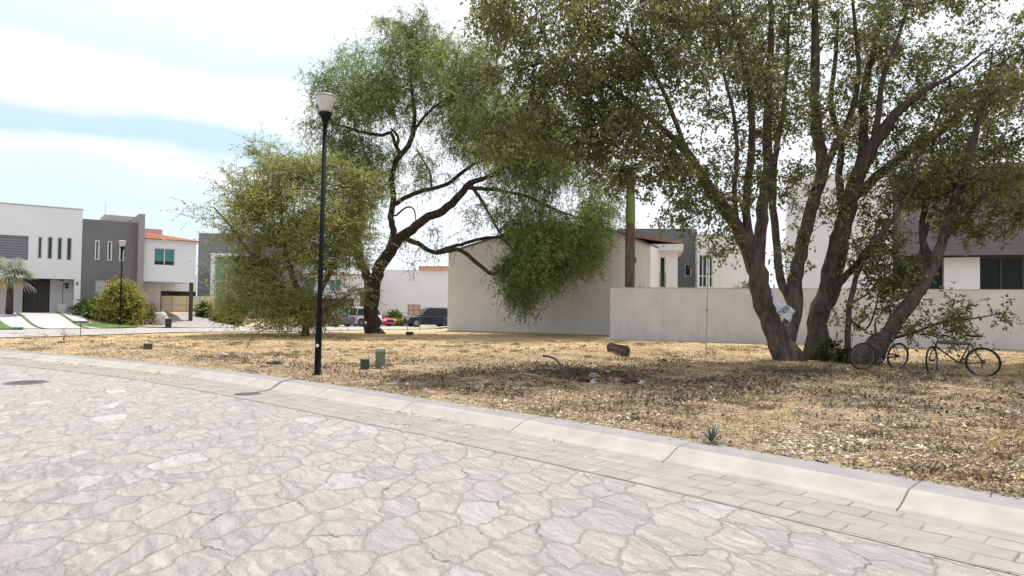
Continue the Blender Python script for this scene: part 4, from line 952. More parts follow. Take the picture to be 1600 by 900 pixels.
limB = [zl2([(612, 905, 0, 27), (604, 880, 0, 21), (606, 840, 0, 17), (615, 790, 0, 17), (635, 730, 0, 17), (650, 660, 0, 16.5), (662, 600, 0, 15.5), (678, 540, -.1, 14), (695, 480, -.2, 13), (712, 430, -.3, 12), (745, 365, -.5, 11), (785, 310, -.8, 9.5), (825, 265, -1, 7.5), (880, 225, -1.3, 4.4), (960, 180, -1.6, 2.6), (1050, 110, -2, 1)], YB),
        zl2([(690, 500, -.2, 10), (728, 470, .2, 8.5), (775, 425, .5, 8), (840, 375, .8, 7.5), (890, 350, 1, 6.5), (950, 300, 1.2, 5), (1040, 240, 1.5, 3.4), (1120, 200, 1.7, 2)], YB),
        zl2([(712, 430, -.3, 9), (722, 350, 0, 8), (722, 270, .2, 7), (730, 190, .3, 6), (750, 110, .4, 5), (770, 20, .4, 4), (790, -80, .5, 3)], YB),
        zl2([(632, 735, 0, 8), (665, 705, -.4, 6.5), (700, 672, -.8, 6), (725, 635, -1.1, 5.6), (765, 590, -1.4, 4.8), (810, 530, -1.6, 3.6), (850, 460, -1.7, 2.6), (870, 380, -1.8, 1.6)], YB),
        zl2([(676, 545, 0, 7), (660, 450, .6, 6), (665, 360, .9, 5.4), (640, 270, 1.1, 4.6), (650, 160, 1.2, 3.6), (660, 30, 1.2, 2.4)], YB),
        zl2([(748, 362, -.5, 6), (760, 270, -.9, 5), (775, 180, -1.2, 4), (810, 90, -1.5, 3), (850, -30, -1.7, 2)], YB)]
specB = [B2(740, 90, 0, 140, 130, 2.8, .9, YB), B2(880, 70, -.4, 150, 120, 2.8, 1, YB), B2(1050, 60, -1, 150, 110, 2.8, 1, YB), B2(830, 220, -.4, 150, 100, 2.4, .8, YB), B2(980, 220, -.2, 140, 100, 2.4, 1, YB), B2(1120, 200, -.8, 120, 110, 2.2, 1, YB),
         B2(700, 300, 0, 100, 120, 1.8, .5, YB), B2(820, 360, 0, 120, 80, 2, .8, YB), B2(950, 380, 0, 140, 80, 2, 1, YB), B2(1090, 370, -.6, 110, 90, 1.8, .9, YB), B2(740, 480, -.2, 80, 90, 1.4, .5, YB), B2(840, 500, -1, 120, 80, 1.6, .9, YB),
         B2(990, 490, -.4, 130, 70, 1.6, .9, YB), B2(800, -80, 0, 350, 100, 3.5, .6, YB), B2(1100, 480, -.8, 90, 60, 1.4, .7, YB), B2(560, 620, .2, 60, 60, 1, .25, YB), B2(620, 560, .4, 60, 70, 1.1, .3, YB)]
fB, TB = fig('middle fig tree with thick upright trunk just right of the largest one', (1277, 562), limB, specB, 2000, 31, YB, -.16)
YC = 16.6
limC = [zl2([(705, 925, 0, 20), (722, 900, 0, 24), (745, 880, 0, 20), (775, 845, 0, 12.5), (805, 805, 0, 11.5), (840, 760, 0, 11), (870, 715, 0, 10.5), (900, 660, 0, 10), (920, 610, -.1, 7.5), (938, 540, -.2, 7), (962, 470, -.3, 7), (985, 400, -.4, 6.5), (1003, 335, -.5, 5.2), (1022, 260, -.6, 3.8), (1038, 190, -.8, 2.4), (1046, 120, -1, 1)], YC),
        zl2([(900, 665, 0, 8), (880, 630, .3, 6), (868, 580, .5, 5), (880, 500, .6, 4.4), (892, 420, .7, 3.6), (900, 330, .7, 2.6), (930, 240, .8, 1.6)], YC),
        zl2([(860, 735, 0, 6), (850, 690, .3, 4.5), (865, 640, .4, 3.8), (885, 560, .5, 3)], YC),
        zl2([(925, 600, -.1, 5), (980, 540, -.5, 4), (1040, 480, -.9, 3), (1110, 440, -1.2, 2)], YC),
        zl2([(790, 850, 0, 2.5), (850, 835, -.6, 2.2), (920, 808, -1, 1.8), (1000, 800, -1.3, 1.3), (1080, 785, -1.5, .8)], YC),
        zl2([(757, 862, 0, 3), (752, 835, -.1, 2.2), (751, 800, -.1, .8)], YC)]
specC = [B2(900, 470, .1, 110, 80, 1.3, .9, YC), B2(1010, 440, -.3, 110, 80, 1.3, .9, YC), B2(1100, 540, -.8, 90, 50, 1, .8, YC), B2(930, 560, 0, 90, 50, 1, .6, YC), B2(1010, 590, -.4, 70, 30, .8, .35, YC), B2(1040, 260, -.6, 120, 80, 1.6, .8, YC), B2(850, 600, .3, 60, 60, .8, .6, YC),
         B2(900, 820, -.9, 80, 28, .6, .55, YC), B2(985, 790, -1.2, 70, 25, .5, .5, YC), B2(950, 850, -1, 60, 16, .4, .25, YC), B2(1120, 350, -.8, 90, 90, 1.2, .8, YC), B2(840, 690, .2, 50, 50, .6, .5, YC), B2(930, 760, -.6, 50, 20, .5, .2, YC), B2(1060, 800, -1.4, 25, 12, .3, .3, YC)]
fC, TC = fig('slender fig tree leaning far right over the bicycles', (1352, 568), limC, specC, 620, 41, YC, -.25)
YD = 17.2
limD = [zl2([(684, 905, 0, 7), (682, 870, 0, 5.2), (684, 820, 0, 4.8), (688, 770, 0, 4.5), (696, 720, 0, 4.2), (712, 680, 0, 3.6), (735, 630, -.1, 2.6), (755, 570, -.2, 1.6)], YD),
        zl2([(686, 800, 0, 2), (725, 830, .2, 1.7), (748, 790, .3, 1.5), (765, 720, .3, 1.3), (800, 640, .3, .9)], YD),
        zl2([(690, 760, 0, 2), (730, 740, -.3, 1.6), (760, 700, -.4, 1.3), (775, 640, -.4, .9)], YD)]
specD = [B2(770, 690, -.1, 60, 60, .8, .9, YD), B2(740, 640, 0, 50, 60, .7, .7, YD), B2(800, 740, -.1, 60, 50, .7, .7, YD), B2(730, 790, 0, 60, 40, .7, .35, YD), B2(810, 800, 0, 50, 40, .7, .3, YD), B2(640, 800, -.3, 40, 40, .5, .15, YD), B2(800, 590, 0, 60, 50, .7, .6, YD)]
fD, TD = fig('thin fig sapling standing left of the leaning trunk', (1326, 565), limD, specD, 150, 51, YD, -.6)

# ---------- suckers at the fig bases
def shrub(name, label, px, py, Y0, wpx, hpx, n, m, seed, ls=(.05, .1), dep=.5, cat_='shrub', group=None, tw_=(3, .15, .4, 9), bark=M_ybark):
    b = at(px, py, Y0); zg = G(b[0], Y0); r = empty(name, (b[0], Y0, zg), label, cat_, group)
    T = Tree(seed); s_ = Y0/FPX; rg = np.random.default_rng(seed)
    T.limb([(b[0], Y0, zg-.05, .03), (b[0]+.02, Y0, zg+hpx*s_*.35, .02)], False)
    th = rg.uniform(0, 2*PI, n); el = rg.random(n)**.6*PI/2; rr = rg.random(n)**.4
    tips = np.column_stack([b[0]+np.cos(th)*np.cos(el)*rr*wpx*s_*.5*1.15, Y0+np.sin(th)*np.cos(el)*rr*dep, zg+.05+np.sin(el)*rr*hpx*s_*.92])
    T.grow(tips, .2, .1); T.radii(.004, 2.3); T.wood(r, bark, 6, 3).name = 'stem'
    P, D, tw = twigs(rg, T.pos[T.tips], tw_[0], tw_[1]*min(1, hpx*s_), tw_[2]*min(1, hpx*s_), tw_[3], .02, 1., .2, .2)
    P[:, 2] = np.maximum(P[:, 2], zg+.01)
    leaves_mesh('foliage', P, D*.5+rg.normal(size=D.shape)*.6, rg.uniform(*ls, len(P)), rg.uniform(ls[0]*.45, ls[1]*.5, len(P)), m, r); return r
M_bleaf = leafmat('bush_leaves', (.05, .09, .02), (.14, .20, .04), trans=.3)
M_dkl = leafmat('dark_sucker_leaves', (.03, .045, .015), (.09, .12, .035), trans=.25)
M_ylw = leafmat('yellow_bush_leaves', (.17, .18, .04), (.40, .37, .08), (.5, .44, .12), trans=.4, clump=1.5)
M_sil = leafmat('silver_palm_leaves', (.22, .25, .19), (.42, .44, .34), trans=.3)
M_dry = leafmat('dry_twig_leaves', (.17, .12, .08), (.34, .24, .17), trans=.2)
shrub('shrub', 'dark green sucker growth between the two thickest fig trunks', 1290, 566, 17.6, 60, 26, 34, M_dkl, 61, (.06, .12), .4)
shrub('shrub', 'low dark green tuft at the foot of the leaning fig', 1318, 572, 16.9, 40, 20, 24, M_dkl, 62, (.06, .12), .3)

# bushes before the left houses
shrub('yellow_bush', 'rounded yellow-green bush under the distant lamp post', 187, 508, 38.3, 66, 62, 300, M_ylw, 71, (.10, .2), 1.0, 'bush', None, (5, .4, .8, 11))
shrub('green_bush', 'darker green bush at the left foot of the yellow bush', 158, 507, 38.6, 42, 30, 140, M_bleaf, 72, (.10, .18), .8, 'bush', None, (4, .3, .7, 9))
shrub('green_bush', 'low clipped green bush by the white house corner', 130, 502, 39.0, 30, 21, 120, M_bleaf, 73, (.08, .16), .6, 'bush', None, (4, .3, .6, 9))
shrub('bare_bush', 'dry brown-pink bush right of the yellow bush', 234, 512, 39.5, 30, 34, 110, M_dry, 74, (.05, .10), .6, 'bush', None, (4, .3, .6, 7))
shrub('green_bush', 'small round bush beside the brown carport post', 320, 500, 47, 26, 20, 90, M_bleaf, 75, (.10, .2), .7, 'bush', None, (4, .3, .6, 9))
shrub('green_bush', 'dark low bush left of the yellow-green tree', 356, 502, 46, 44, 18, 120, M_bleaf, 76, (.10, .2), .8, 'bush', None, (4, .3, .6, 9))
shrub('green_bush', 'low green bush against the long pale wall by the red car', 617, 506, 62.5, 38, 18, 110, M_bleaf, 77, (.12, .22), .9, 'bush', None, (4, .4, .7, 9))
shrub('lime_bush', 'pale lime low planting between red car and dark blue car', 622, 508, 61.2, 40, 9, 90, M_ylw, 78, (.12, .22), .6, 'bush', None, (4, .3, .5, 9))
shrub('bare_bush', 'leafless brown twiggy weed at the far lot edge by the driveway', 99, 528, 22.0, 26, 16, 26, M_dry, 79, (.02, .04), .3, 'weed', None, (2, .3, .6, 2))
shrub('green_bush', 'green bush glimpsed over the wall behind the fig trunks', 1163, 452, 31.5, 44, 80, 140, M_bleaf, 80, (.08, .16), .8, 'bush', None, (4, .3, .6, 9))
shrub('bare_bush', 'dry plant tips showing above the wall by the white wing', 1000, 452, 29.9, 30, 86, 30, M_dry, 81, (.05, .09), .5, 'bush', None, (3, .3, .6, 4))

# fan palm, far left
pb = at(14, 490, 36.0); pz = G(pb[0], 36.)
r = empty('fan_palm', (pb[0], 36., pz), 'silvery fan palm with yellowing lower fronds at the left edge', 'palm tree')
m = MB(); zt_ = at(14, 432, 36.)[2]; m.tube([(pb[0], 36, pz-.05), (pb[0]+.03, 36, (pz+zt_)/2), (pb[0], 36, zt_)], [.19, .15, .14], 10, rough=.08); m.build('trunk', barkmat('palm_bark', (.04, .03, .025), (.12, .09, .07), 12), r, smooth=True)
rg = np.random.default_rng(4); V1 = []; V2_ = []
cc = np.array((pb[0], 36., zt_))
for i in range(34):
    th = rg.uniform(0, 2*PI); el = rg.uniform(-.5, 1.3); d = np.array((math.cos(th)*math.cos(el), math.sin(th)*math.cos(el), math.sin(el)))
    c0 = cc+d*.55; sdv = np.cross(d, (0, 0, 1.)); sdv /= np.linalg.norm(sdv); up_ = np.cross(sdv, d)
    tgt = V2_ if el < -.1 and math.cos(th) < .2 else V1
    for k in range(15):
        a = (k-7)*.2; dd = d*math.cos(a)+sdv*math.sin(a); L = 1.08*(1-.04*abs(k-7)); w2 = np.cross(dd, up_)*.035
        mid = c0+dd*L*.5+np.array((0, 0, -.04)); tip = c0+dd*L+np.array((0, 0, -.38))
        tgt += [c0, mid+w2, tip, mid-w2]
    tgt += [cc, cc+d*.3+up_*.015, c0, cc+d*.3-up_*.015]
mesh_np('fronds', V1, np.arange(len(V1)).reshape(-1, 4), M_sil, r)
mesh_np('fronds', V2_, np.arange(len(V2_)).reshape(-1, 4), leafmat('yellow_frond', (.45, .28, .03), (.6, .42, .08)), r)['label'] = 'yellowing lower fronds'

# slim palm behind the wall
Yp = 28.6; pb = at(984, 452, Yp)
r = empty('slim_palm', (pb[0], Yp, .1), 'slim ringed palm with bright green crownshaft rising behind the wall end', 'palm tree')
zs_, zt_ = at(984, 352, Yp)[2], at(986, 268, Yp)[2]; rr = 7.6*Yp/FPX
ring = [(rr*(1.15 if i == 0 else 1)*(1+.025*(i % 2)), .05+(zs_-.05)*i/40) for i in range(41)]
m = MB(); m.lathe(pb[0], Yp, ring, 14); m.build('trunk', barkmat('slim_palm_bark', (.07, .05, .04), (.17, .125, .10), 9), r, smooth=True)
m = MB(); m.lathe(pb[0], Yp, [(rr*.92, zs_+.001), (rr*1.02, zs_+.3), (rr*.9, (zs_+zt_)/2+.2), (rr*.72, zt_)], 14); m.build('crownshaft', mat('crownshaft_green', (.12, .19, .05), .5, .15), r, smooth=True)
Vf = []
for i in range(11):
    th = i*2.4; p = np.array((pb[0], Yp, zt_-.05)); dh = np.array((math.cos(th), math.sin(th), 0)); prev = p
    el = .95-(i % 3)*.25
    for k in range(16):
        d = dh*math.cos(el)+np.array((0, 0, math.sin(el))); nxt = prev+d*.16; el -= .11
        sdv = np.cross(d, (0, 0, 1.)); sdv /= np.linalg.norm(sdv)
        Vf += [prev, prev+np.array((0, 0, .02)), nxt, prev-np.array((0, 0, .02))]
        for sg in (-1, 1):
            L = .55*math.sin(PI*(k+2)/19); tp = prev+sdv*sg*L+d*.2*L+np.array((0, 0, -.35*L)); m_ = (prev+tp)/2; Vf += [prev, m_+d*.025, tp, m_-d*.025]
        prev = nxt
mesh_np('fronds', Vf, np.arange(len(Vf)).reshape(-1, 4), leafmat('palm_frond', (.07, .12, .02), (.16, .22, .05)), r)

# ------------------------------------------------------------------ vehicles
M_tyre = mat('tyre_rubber', (.02, .02, .02), .9, .1); M_rim = mat('alloy_rim', (.22, .22, .23), .4, 0, metal=.5)
M_lens = mat('headlight_lens', (.75, .78, .8), .15, 0); M_tail = mat('tail_lens', (.4, .02, .02), .3, 0); M_blk = mat('black_trim', (.02, .02, .022), .5, 0)
M_cglass = mat('car_glass', (.02, .026, .03), .08, 0, spec=.25)
def car(name, label, x, y, rz, paint, L=4.5, W=1.8, H=1.6, kind='suv', z=None):
    """front towards +x in local space"""
    z = G(x, y)+.04 if z is None else z
    r = empty(name, (x, y, z), label, 'car', 'cars parked beyond the lot', rz)
    hl = L/2; bel = H*.56; hood = H*.60 if kind == 'suv' else H*.62; gc = .24 if kind == 'suv' else .17
    # side profile: lower body (x, z)
    body = [(-hl, gc+.12), (-hl-.02, bel*.75), (-hl+.05, bel), (hl*.42, bel), (hl*.82, hood*.88), (hl*.97, hood*.76), (hl, hood*.55), (hl-.03, gc+.1), (hl*.9, gc), (-hl*.95, gc)]
    def loft(prof, wid, inset, name_, m, par=r):
        mb = MB(); n = len(prof)
        for s_ in (-1, -.82, .82, 1):
            for (x_, z_) in prof:
                k = 1. if abs(s_) < .9 else inset
                cx_ = sum(p[0] for p in prof)/n; cz_ = sum(p[1] for p in prof)/n
                mb.v.append((cx_+(x_-cx_)*k, s_*wid/2, cz_+(z_-cz_)*k))
        for q in range(3):
            for i in range(n): mb.f.append((q*n+i, q*n+(i+1) % n, (q+1)*n+(i+1) % n, (q+1)*n+i))
        mb.f.append(tuple(range(n))[::-1]); mb.f.append(tuple(range(3*n, 4*n))); return mb.build(name_, m, par, local=True, smooth=False, bevel=.02)
    b = loft(body, W, .955, 'body', paint)
    rf_ = .93 if kind == 'suv' else .55
    cab = [(-hl*rf_, bel-.02), (-hl*rf_+.18, H*.93), (-hl*rf_*.8+.15, H-.01), (hl*.02, H), (hl*.12, H*.96), (hl*.46, bel-.02)]
    if kind != 'suv': cab = [(-hl*.75, bel-.02), (-hl*.42, H*.96), (-hl*.3, H), (hl*.0, H), (hl*.1, H*.96), (hl*.48, bel-.02)]
    mb = MB(); n = len(cab)
    for s_ in (-1, 1):
        for (x_, z_) in cab: mb.v.append((x_, s_*(W/2*(.93-.2*(z_-bel)/(H-bel))), z_))
    mb.f = [tuple(range(n))[::-1], tuple(range(n, 2*n))]+[(i, (i+1) % n, n+(i+1) % n, n+i) for i in range(n)]
    mb.build('cabin', paint, r, local=True, bevel=.03)
    # glazing slightly proud
    def lerp_side(s_, xa, xb, za, zb__):
        f = lambda z_: s_*(W/2*(.93-.2*(z_-bel)/(H-bel))+.006); q = MB()
        q.quad((xa[0], f(za), za), (xb[0], f(za), za), (xb[1], f(zb__), zb__), (xa[1], f(zb__), zb__)); q.quad((xa[0], f(za)-s_*.02, za), (xa[1], f(zb__)-s_*.02, zb__), (xb[1], f(zb__)-s_*.02, zb__), (xb[0], f(za)-s_*.02, za)); return q
    z0_, z1_ = bel+.03, H*.93
    rearx = cab[0][0]; 
    for s_ in (-1, 1):
        if kind == 'suv': segs = [((rearx+.12, rearx+.22), (-hl*.38, -hl*.38)), ((-hl*.34, -hl*.34), (hl*.0, hl*.0)), ((hl*.04, hl*.04), (hl*.40, hl*.17))]
        else: segs = [((-hl*.62, -hl*.38), (-hl*.14, -hl*.14)), ((-hl*.1, -hl*.1), (hl*.40, hl*.13))]
        for xa, xb in segs: lerp_side(s_, xa, xb, z0_, z1_).build('side_window', M_cglass, r, local=True)
    def panel(xa, za, xb, zb__, wa, wb, nm, m, off=.012):
        d = np.array((zb__-za, -(xb-xa))); d = d/np.linalg.norm(d)*off; q = MB()
        if xa < 0: d = -d
        q.quad((xa+d[0], -wa, za+d[1]), (xa+d[0], wa, za+d[1]), (xb+d[0], wb, zb__+d[1]), (xb+d[0], -wb, zb__+d[1])); return q.build(nm, m, r, local=True)
    panel(cab[-1][0]-.06, bel+.05, cab[-2][0]+.03, H*.93, W*.42, W*.36, 'windscreen', M_cglass, .03)
    panel(cab[0][0]+.03, bel+.08, cab[1][0]-.01, H*.9, W*.4, W*.35, 'rear_window', M_cglass, .02)
    for s_ in (-1, 1):
        q = MB(); q.box(hl-.12, hl+.005, s_*W*.47-(.32 if s_ > 0 else 0), s_*W*.47+(0 if s_ > 0 else .32), hood*.62, hood*.76); q.build('headlight', M_lens, r, local=True, bevel=.02)
        q = MB(); q.box(-hl-.03, -hl+.1, s_*W*.47-(.2 if s_ > 0 else 0), s_*W*.47+(0 if s_ > 0 else .2), bel*.7, bel*.97); q.build('tail_light', M_tail, r, local=True)
        q = MB(); q.box(hl*.34, hl*.42, s_*(W/2)-.02 if s_ > 0 else -W/2-.16, s_*(W/2)+.16 if s_ > 0 else -W/2+.02, bel+.02, bel+.15); q.build('wing_mirror', M_blk, r, local=True, bevel=.02)
    q = MB(); q.box(hl-.02, hl+.012, -W*.25, W*.25, hood*.5, hood*.74); q.build('grille', M_blk, r, local=True)
    q = MB(); q.box(hl-.1, hl+.03, -W*.44, W*.44, gc+.06, gc+.2); q.build('bumper', M_blk if kind == 'suv' else paint, r, local=True, bevel=.02)
    wr_ = .36 if kind == 'suv' else .31
    for sx in (-.62, .64):
        for s_ in (-1, 1):
            cx_, cy_ = hl*sx, s_*(W/2-.09)
            q = MB(); q.tube([(cx_, cy_-.12, wr_), (cx_, cy_+.12, wr_)], wr_, 22); t_ = q.build('wheel', M_tyre, r, local=True)
            q = MB(); q.tube([(cx_, cy_+s_*.121, wr_), (cx_, cy_+s_*.13, wr_)], wr_*.62, 16); q.build('rim', M_rim, t_, local=True)
    if kind == 'suv':
        for s_ in (-1, 1):
            q = MB(); q.tube([(-hl*.75, s_*W*.34, H+.02), (-hl*.7, s_*W*.34, H+.07), (-hl*.05, s_*W*.34, H+.07), (0, s_*W*.34, H+.02)], .018, 6); q.build('roof_rail', M_rim, r, local=True)
    return r
P_navy = mat('navy_paint', (.008, .012, .028), .3, .0, spec=.45); P_white = mat('white_paint', (.72, .73, .74), .3, 0, spec=.7)
P_red = mat('red_paint', (.5, .012, .03), .3, 0, spec=.7); P_dark = mat('dark_green_grey_paint', (.045, .06, .06), .3, 0, spec=.7)
c_ = at(669, 500, 58.5)
car('parked_car', 'dark blue off-road car parked by the tall cream wall', c_[0], 58.5, math.radians(205), P_navy, 4.2, 1.8, 1.68)
c_ = at(556, 490, 56.); car('parked_car', 'white estate car partly hidden behind the mesquite trunk', c_[0], 56., math.radians(152), P_white, 4.5, 1.8, 1.62)
c_ = at(512, 495, 53.5); car('parked_car', 'dark grey saloon parked left of the white car', c_[0], 53.5, math.radians(150), P_dark, 4.4, 1.78, 1.42, 'sedan')
c_ = at(581, 500, 59.); car('parked_car', 'red low car nosing out right of the mesquite trunk', c_[0], 59.2, math.radians(-28), P_red, 4.0, 1.75, 1.32, 'sedan')
c_ = at(476, 492, 58.); car('parked_car', 'silver car half hidden by the yellow-green tree', c_[0], 58., math.radians(190), mat('silver_paint', (.5, .5, .52), .3, 0, spec=.7), 4.4, 1.78, 1.45, 'sedan')

# ------------------------------------------------------------------ bicycles
def bicycle(label, x, y, z, rz, steer, col_tube, lean=0., tubebag=False, wr_=.31):
    r = empty('bicycle', (x, y, z), label, 'bicycle', 'old bicycles left under the fig trees', rz)
    r.rotation_euler = (lean, 0, rz)
    bm_ = mat('black_bike_parts', (.012, .012, .012), .55, .1); st = mat('dull_steel', (.22, .21, .2), .45, .1, metal=.7)
    RH = (0, 0, wr_); FH = (1.0, 0, wr_); BB = (.41, 0, .27); SC = (.22, 0, .70); HT = (.80, 0, .72); HB = (.83, 0, .60)
    def wheel(c, ang):
        ca, sa = math.cos(ang), math.sin(ang)
        def P_(rad, a, o=0): return (c[0]+rad*math.cos(a)*ca-o*sa, c[1]+rad*math.cos(a)*sa+o*ca, c[2]+rad*math.sin(a))
        q = MB(); q.tube([P_(wr_-.018, 2*PI*i/40) for i in range(40)], .020, 7, closed=True); t_ = q.build('wheel', M_tyre, r, local=True, smooth=True)
        q = MB(); q.tube([P_(wr_-.045, 2*PI*i/40) for i in range(40)], .009, 5, closed=True); q.build('rim', st, t_, local=True, smooth=True)
        q = MB()
        for i in range(24):
            a = 2*PI*i/24; q.tube([P_(.018, a+.6*(1 if i % 2 else -1), .03 if i % 4 < 2 else -.03), P_(wr_-.045, a)], .0016, 3)
        q.build('spokes', st, t_, local=True)
        q = MB(); q.tube([P_(0, 0, -.05), P_(0, 0, .05)], .022, 8); q.build('hub', bm_, t_, local=True)
    wheel(RH, 0)
    # steered front wheel turns about the head tube axis through HB
    ca, sa = math.cos(steer), math.sin(steer); piv = (.87, 0)
    def R(p): return (piv[0]+(p[0]-piv[0])*ca-p[1]*sa, (p[0]-piv[0])*sa+p[1]*ca, p[2])
    FHr = R(FH); wheel(FHr, steer)
    q = MB()
    for a, b, w_ in ((BB, SC, .016), (SC, HT, .016), (BB, HB, .019), (HT, (.85, 0, .56), .02)): q.tube([a, b], w_, 8)
    for s_ in (-1, 1):
        q.tube([(BB[0], s_*.025, BB[2]), (RH[0], s_*.055, RH[2])], .010, 6); q.tube([(SC[0], s_*.02, SC[2]), (RH[0], s_*.055, RH[2])], .009, 6)
    q.build('frame', col_tube, r, local=True, smooth=True)
    q = MB(); q.tube([R((.855, 0, .56)), R((.87, 0, .50))], .018, 8)
    for s_ in (-1, 1): q.tube([R((.87, s_*.03, .52)), R((.88, s_*.055, .47)), R((1.0, s_*.055, wr_))], .011, 6)
    q.build('fork', col_tube, r, local=True, smooth=True)
    q = MB(); q.tube([HT, (.775, 0, .80), R((.86, 0, .83))], .013, 7)
    hb = [R((.80, -.29, .83)), R((.84, -.15, .86)), R((.87, -.04, .83)), R((.87, .04, .83)), R((.84, .15, .86)), R((.80, .29, .83))]; q.tube(hb, .012, 7); q.build('handlebar', bm_, r, local=True, smooth=True)
    q = MB(); q.tube([hb[0], hb[1]], .018, 7); q.tube([hb[5], hb[4]], .018, 7); q.build('grips', bm_, r, local=True)
    q = MB(); q.tube([SC, (.15, 0, .84)], .012, 7); q.build('seat_post', st, r, local=True)
    q = MB(); n = 9
    for i in range(n):
        t = i/(n-1); x_ = .0+.29*t; w_ = .085*(1-t)**.8+.018; zz_ = .875-.012*math.sin(t*PI)
        for k in range(8):
            a = 2*PI*k/8; q.v.append((x_, math.cos(a)*w_, zz_+math.sin(a)*.024*(1 if math.sin(a) > 0 else 1.2)))
    for i in range(n-1):
        for k in range(8): q.f.append((i*8+k, i*8+(k+1) % 8, (i+1)*8+(k+1) % 8, (i+1)*8+k))
    q.f.append(tuple(range(8))[::-1]); q.f.append(tuple((n-1)*8+k for k in range(8))); q.build('saddle', bm_, r, local=True, smooth=True)
    q = MB(); q.tube([(BB[0]+.075*math.cos(2*PI*i/24), -.045, BB[2]+.075*math.sin(2*PI*i/24)) for i in range(24)], .007, 5, closed=True)
    for i in range(5): a = 2*PI*i/5; q.tube([(BB[0], -.045, BB[2]), (BB[0]+.075*math.cos(a), -.045, BB[2]+.075*math.sin(a))], .006, 4)
    q.build('chainring', st, r, local=True)
    for s_, dx, dz in ((-1, .11, -.12), (1, -.11, .12)):
        q = MB(); q.tube([(BB[0], s_*.06, BB[2]), (BB[0]+dx, s_*.075, BB[2]+dz)], .009, 6); cr_ = q.build('crank', st, r, local=True)
        q = MB(); q.box(BB[0]+dx-.045, BB[0]+dx+.045, min(s_*.08, s_*.17), max(s_*.08, s_*.17), BB[2]+dz-.012, BB[2]+dz+.012); q.build('pedal', bm_, cr_, local=True)
    q = MB(); q.tube([(BB[0], -.045, BB[2]+.075), (RH[0], -.045, RH[2]+.035)], .004, 4); q.tube([(BB[0], -.045, BB[2]-.075), (RH[0]+.03, -.045, RH[2]-.11)], .004, 4); q.build('chain', bm_, r, local=True)
    q = MB(); q.tube([(0, -.035, wr_), (0, -.055, wr_)], .045, 14); q.tube([(.01, -.05, wr_), (.03, -.055, wr_-.12)], .013, 6); q.build('derailleur', bm_, r, local=True)
    if tubebag:
        q = MB(); M_ = mat('rust_brown_pad', (.13, .07, .05), .8, .25, 10)
        q.tube([(.25, 0, .695), (.5, 0, .70), (.70, 0, .705), (.79, 0, .70)], [.035, .045, .045, .03], 10); q.build('top_tube_pad', M_, r, local=True, smooth=True)
    return r
rb = at(1536, 588, 13.9); fbk = (at(1444, 578, 14.6))
ang = math.atan2(fbk[1]-rb[1], fbk[0]-rb[0])
bicycle('rusty bicycle standing alone at right with saddle raised and front wheel turned', rb[0], rb[1], G(rb[0], rb[1])-.02, ang, math.radians(80), mat('rust_frame', (.07, .03, .025), .6, .3, 12), math.radians(-4), True, .315)
fr_ = at(1345, 577, 15.25); rr_ = at(1401, 573, 15.55)
ang = math.atan2(fr_[1]-rr_[1], fr_[0]-rr_[0])
bicycle('dark bicycle leaning against the base of the slanting fig trunk', rr_[0], rr_[1], G(rr_[0], rr_[1])-.02, ang, math.radians(-12), mat('black_frame', (.02, .02, .025), .5, .2, 12), math.radians(-6), False, .315)

# ------------------------------------------------------------------ small things on the lot
M_pgreen = mat('faded_green_plastic', (.13, .155, .105), .7, .1, 5); M_dgreen = mat('dark_green_box', (.03, .05, .035), .6, .15, 8)
def onlot(px, py): return gg(px, py)
p = onlot(594, 575); s_ = p[1]/FPX
r = empty('utility_pedestal', p, 'tall faded green utility pedestal with pale cap in the dry lot', 'utility post')
m = MB(); m.lathe(p[0], p[1], [(7.6*s_, p[2]-.05), (7.6*s_, p[2]+26*s_)], 20); m.build('body', M_pgreen, r, smooth=False)
m = MB(); m.lathe(p[0], p[1], [(8.2*s_, p[2]+26*s_+.001), (8.2*s_, p[2]+30*s_), (7.0*s_, p[2]+31.5*s_)], 20); m.build('cap', mat('pale_green_cap', (.33, .34, .28), .7, .05), r)
p = onlot(570, 577); s_ = p[1]/FPX
r = empty('utility_box', p, 'small dark green utility box left of the tall pedestal', 'utility box')
m = MB(); m.box(p[0]-6.2*s_, p[0]+6.2*s_, p[1]-.07, p[1]+.07, p[2]-.03, p[2]+14.5*s_); m.build('body', M_dgreen, r, bevel=.012)
m = MB(); m.box(p[0]-6.8*s_, p[0]+6.8*s_, p[1]-.08, p[1]+.08, p[2]+14.6*s_, p[2]+16.6*s_); m.build('lid', mat('grey_green_lid', (.10, .13, .10), .6, .1), r, bevel=.008)
p = onlot(231, 546); s_ = p[1]/FPX
r = empty('utility_box', p, 'dark green utility box alone near the left kerb', 'utility box')
m = MB(); m.box(p[0]-4.8*s_, p[0]+4.8*s_, p[1]-.08, p[1]+.08, p[2]-.03, p[2]+8*s_); m.build('body', M_dgreen, r, bevel=.012)
m = MB(); m.box(p[0]-5.3*s_, p[0]+5.3*s_, p[1]-.09, p[1]+.09, p[2]+8.1*s_, p[2]+9.6*s_); m.build('lid', mat('grey_green_lid', (.10, .13, .10), .6, .1), r, bevel=.008)
a, b = onlot(579, 566), onlot(599, 577)
m = MB(); m.tube([(a[0], a[1]-.15, a[2]+.17), ((a[0]+b[0])/2, (a[1]+b[1])/2-.05, .22+.0), (b[0], b[1], b[2]+.02)], .022, 8); tag(m.build('plastic_pipe', mat('grey_pvc', (.30, .32, .32), .5, .05), smooth=True), 'grey pipe slanting from the dark box to the tall pedestal foot', 'pipe')
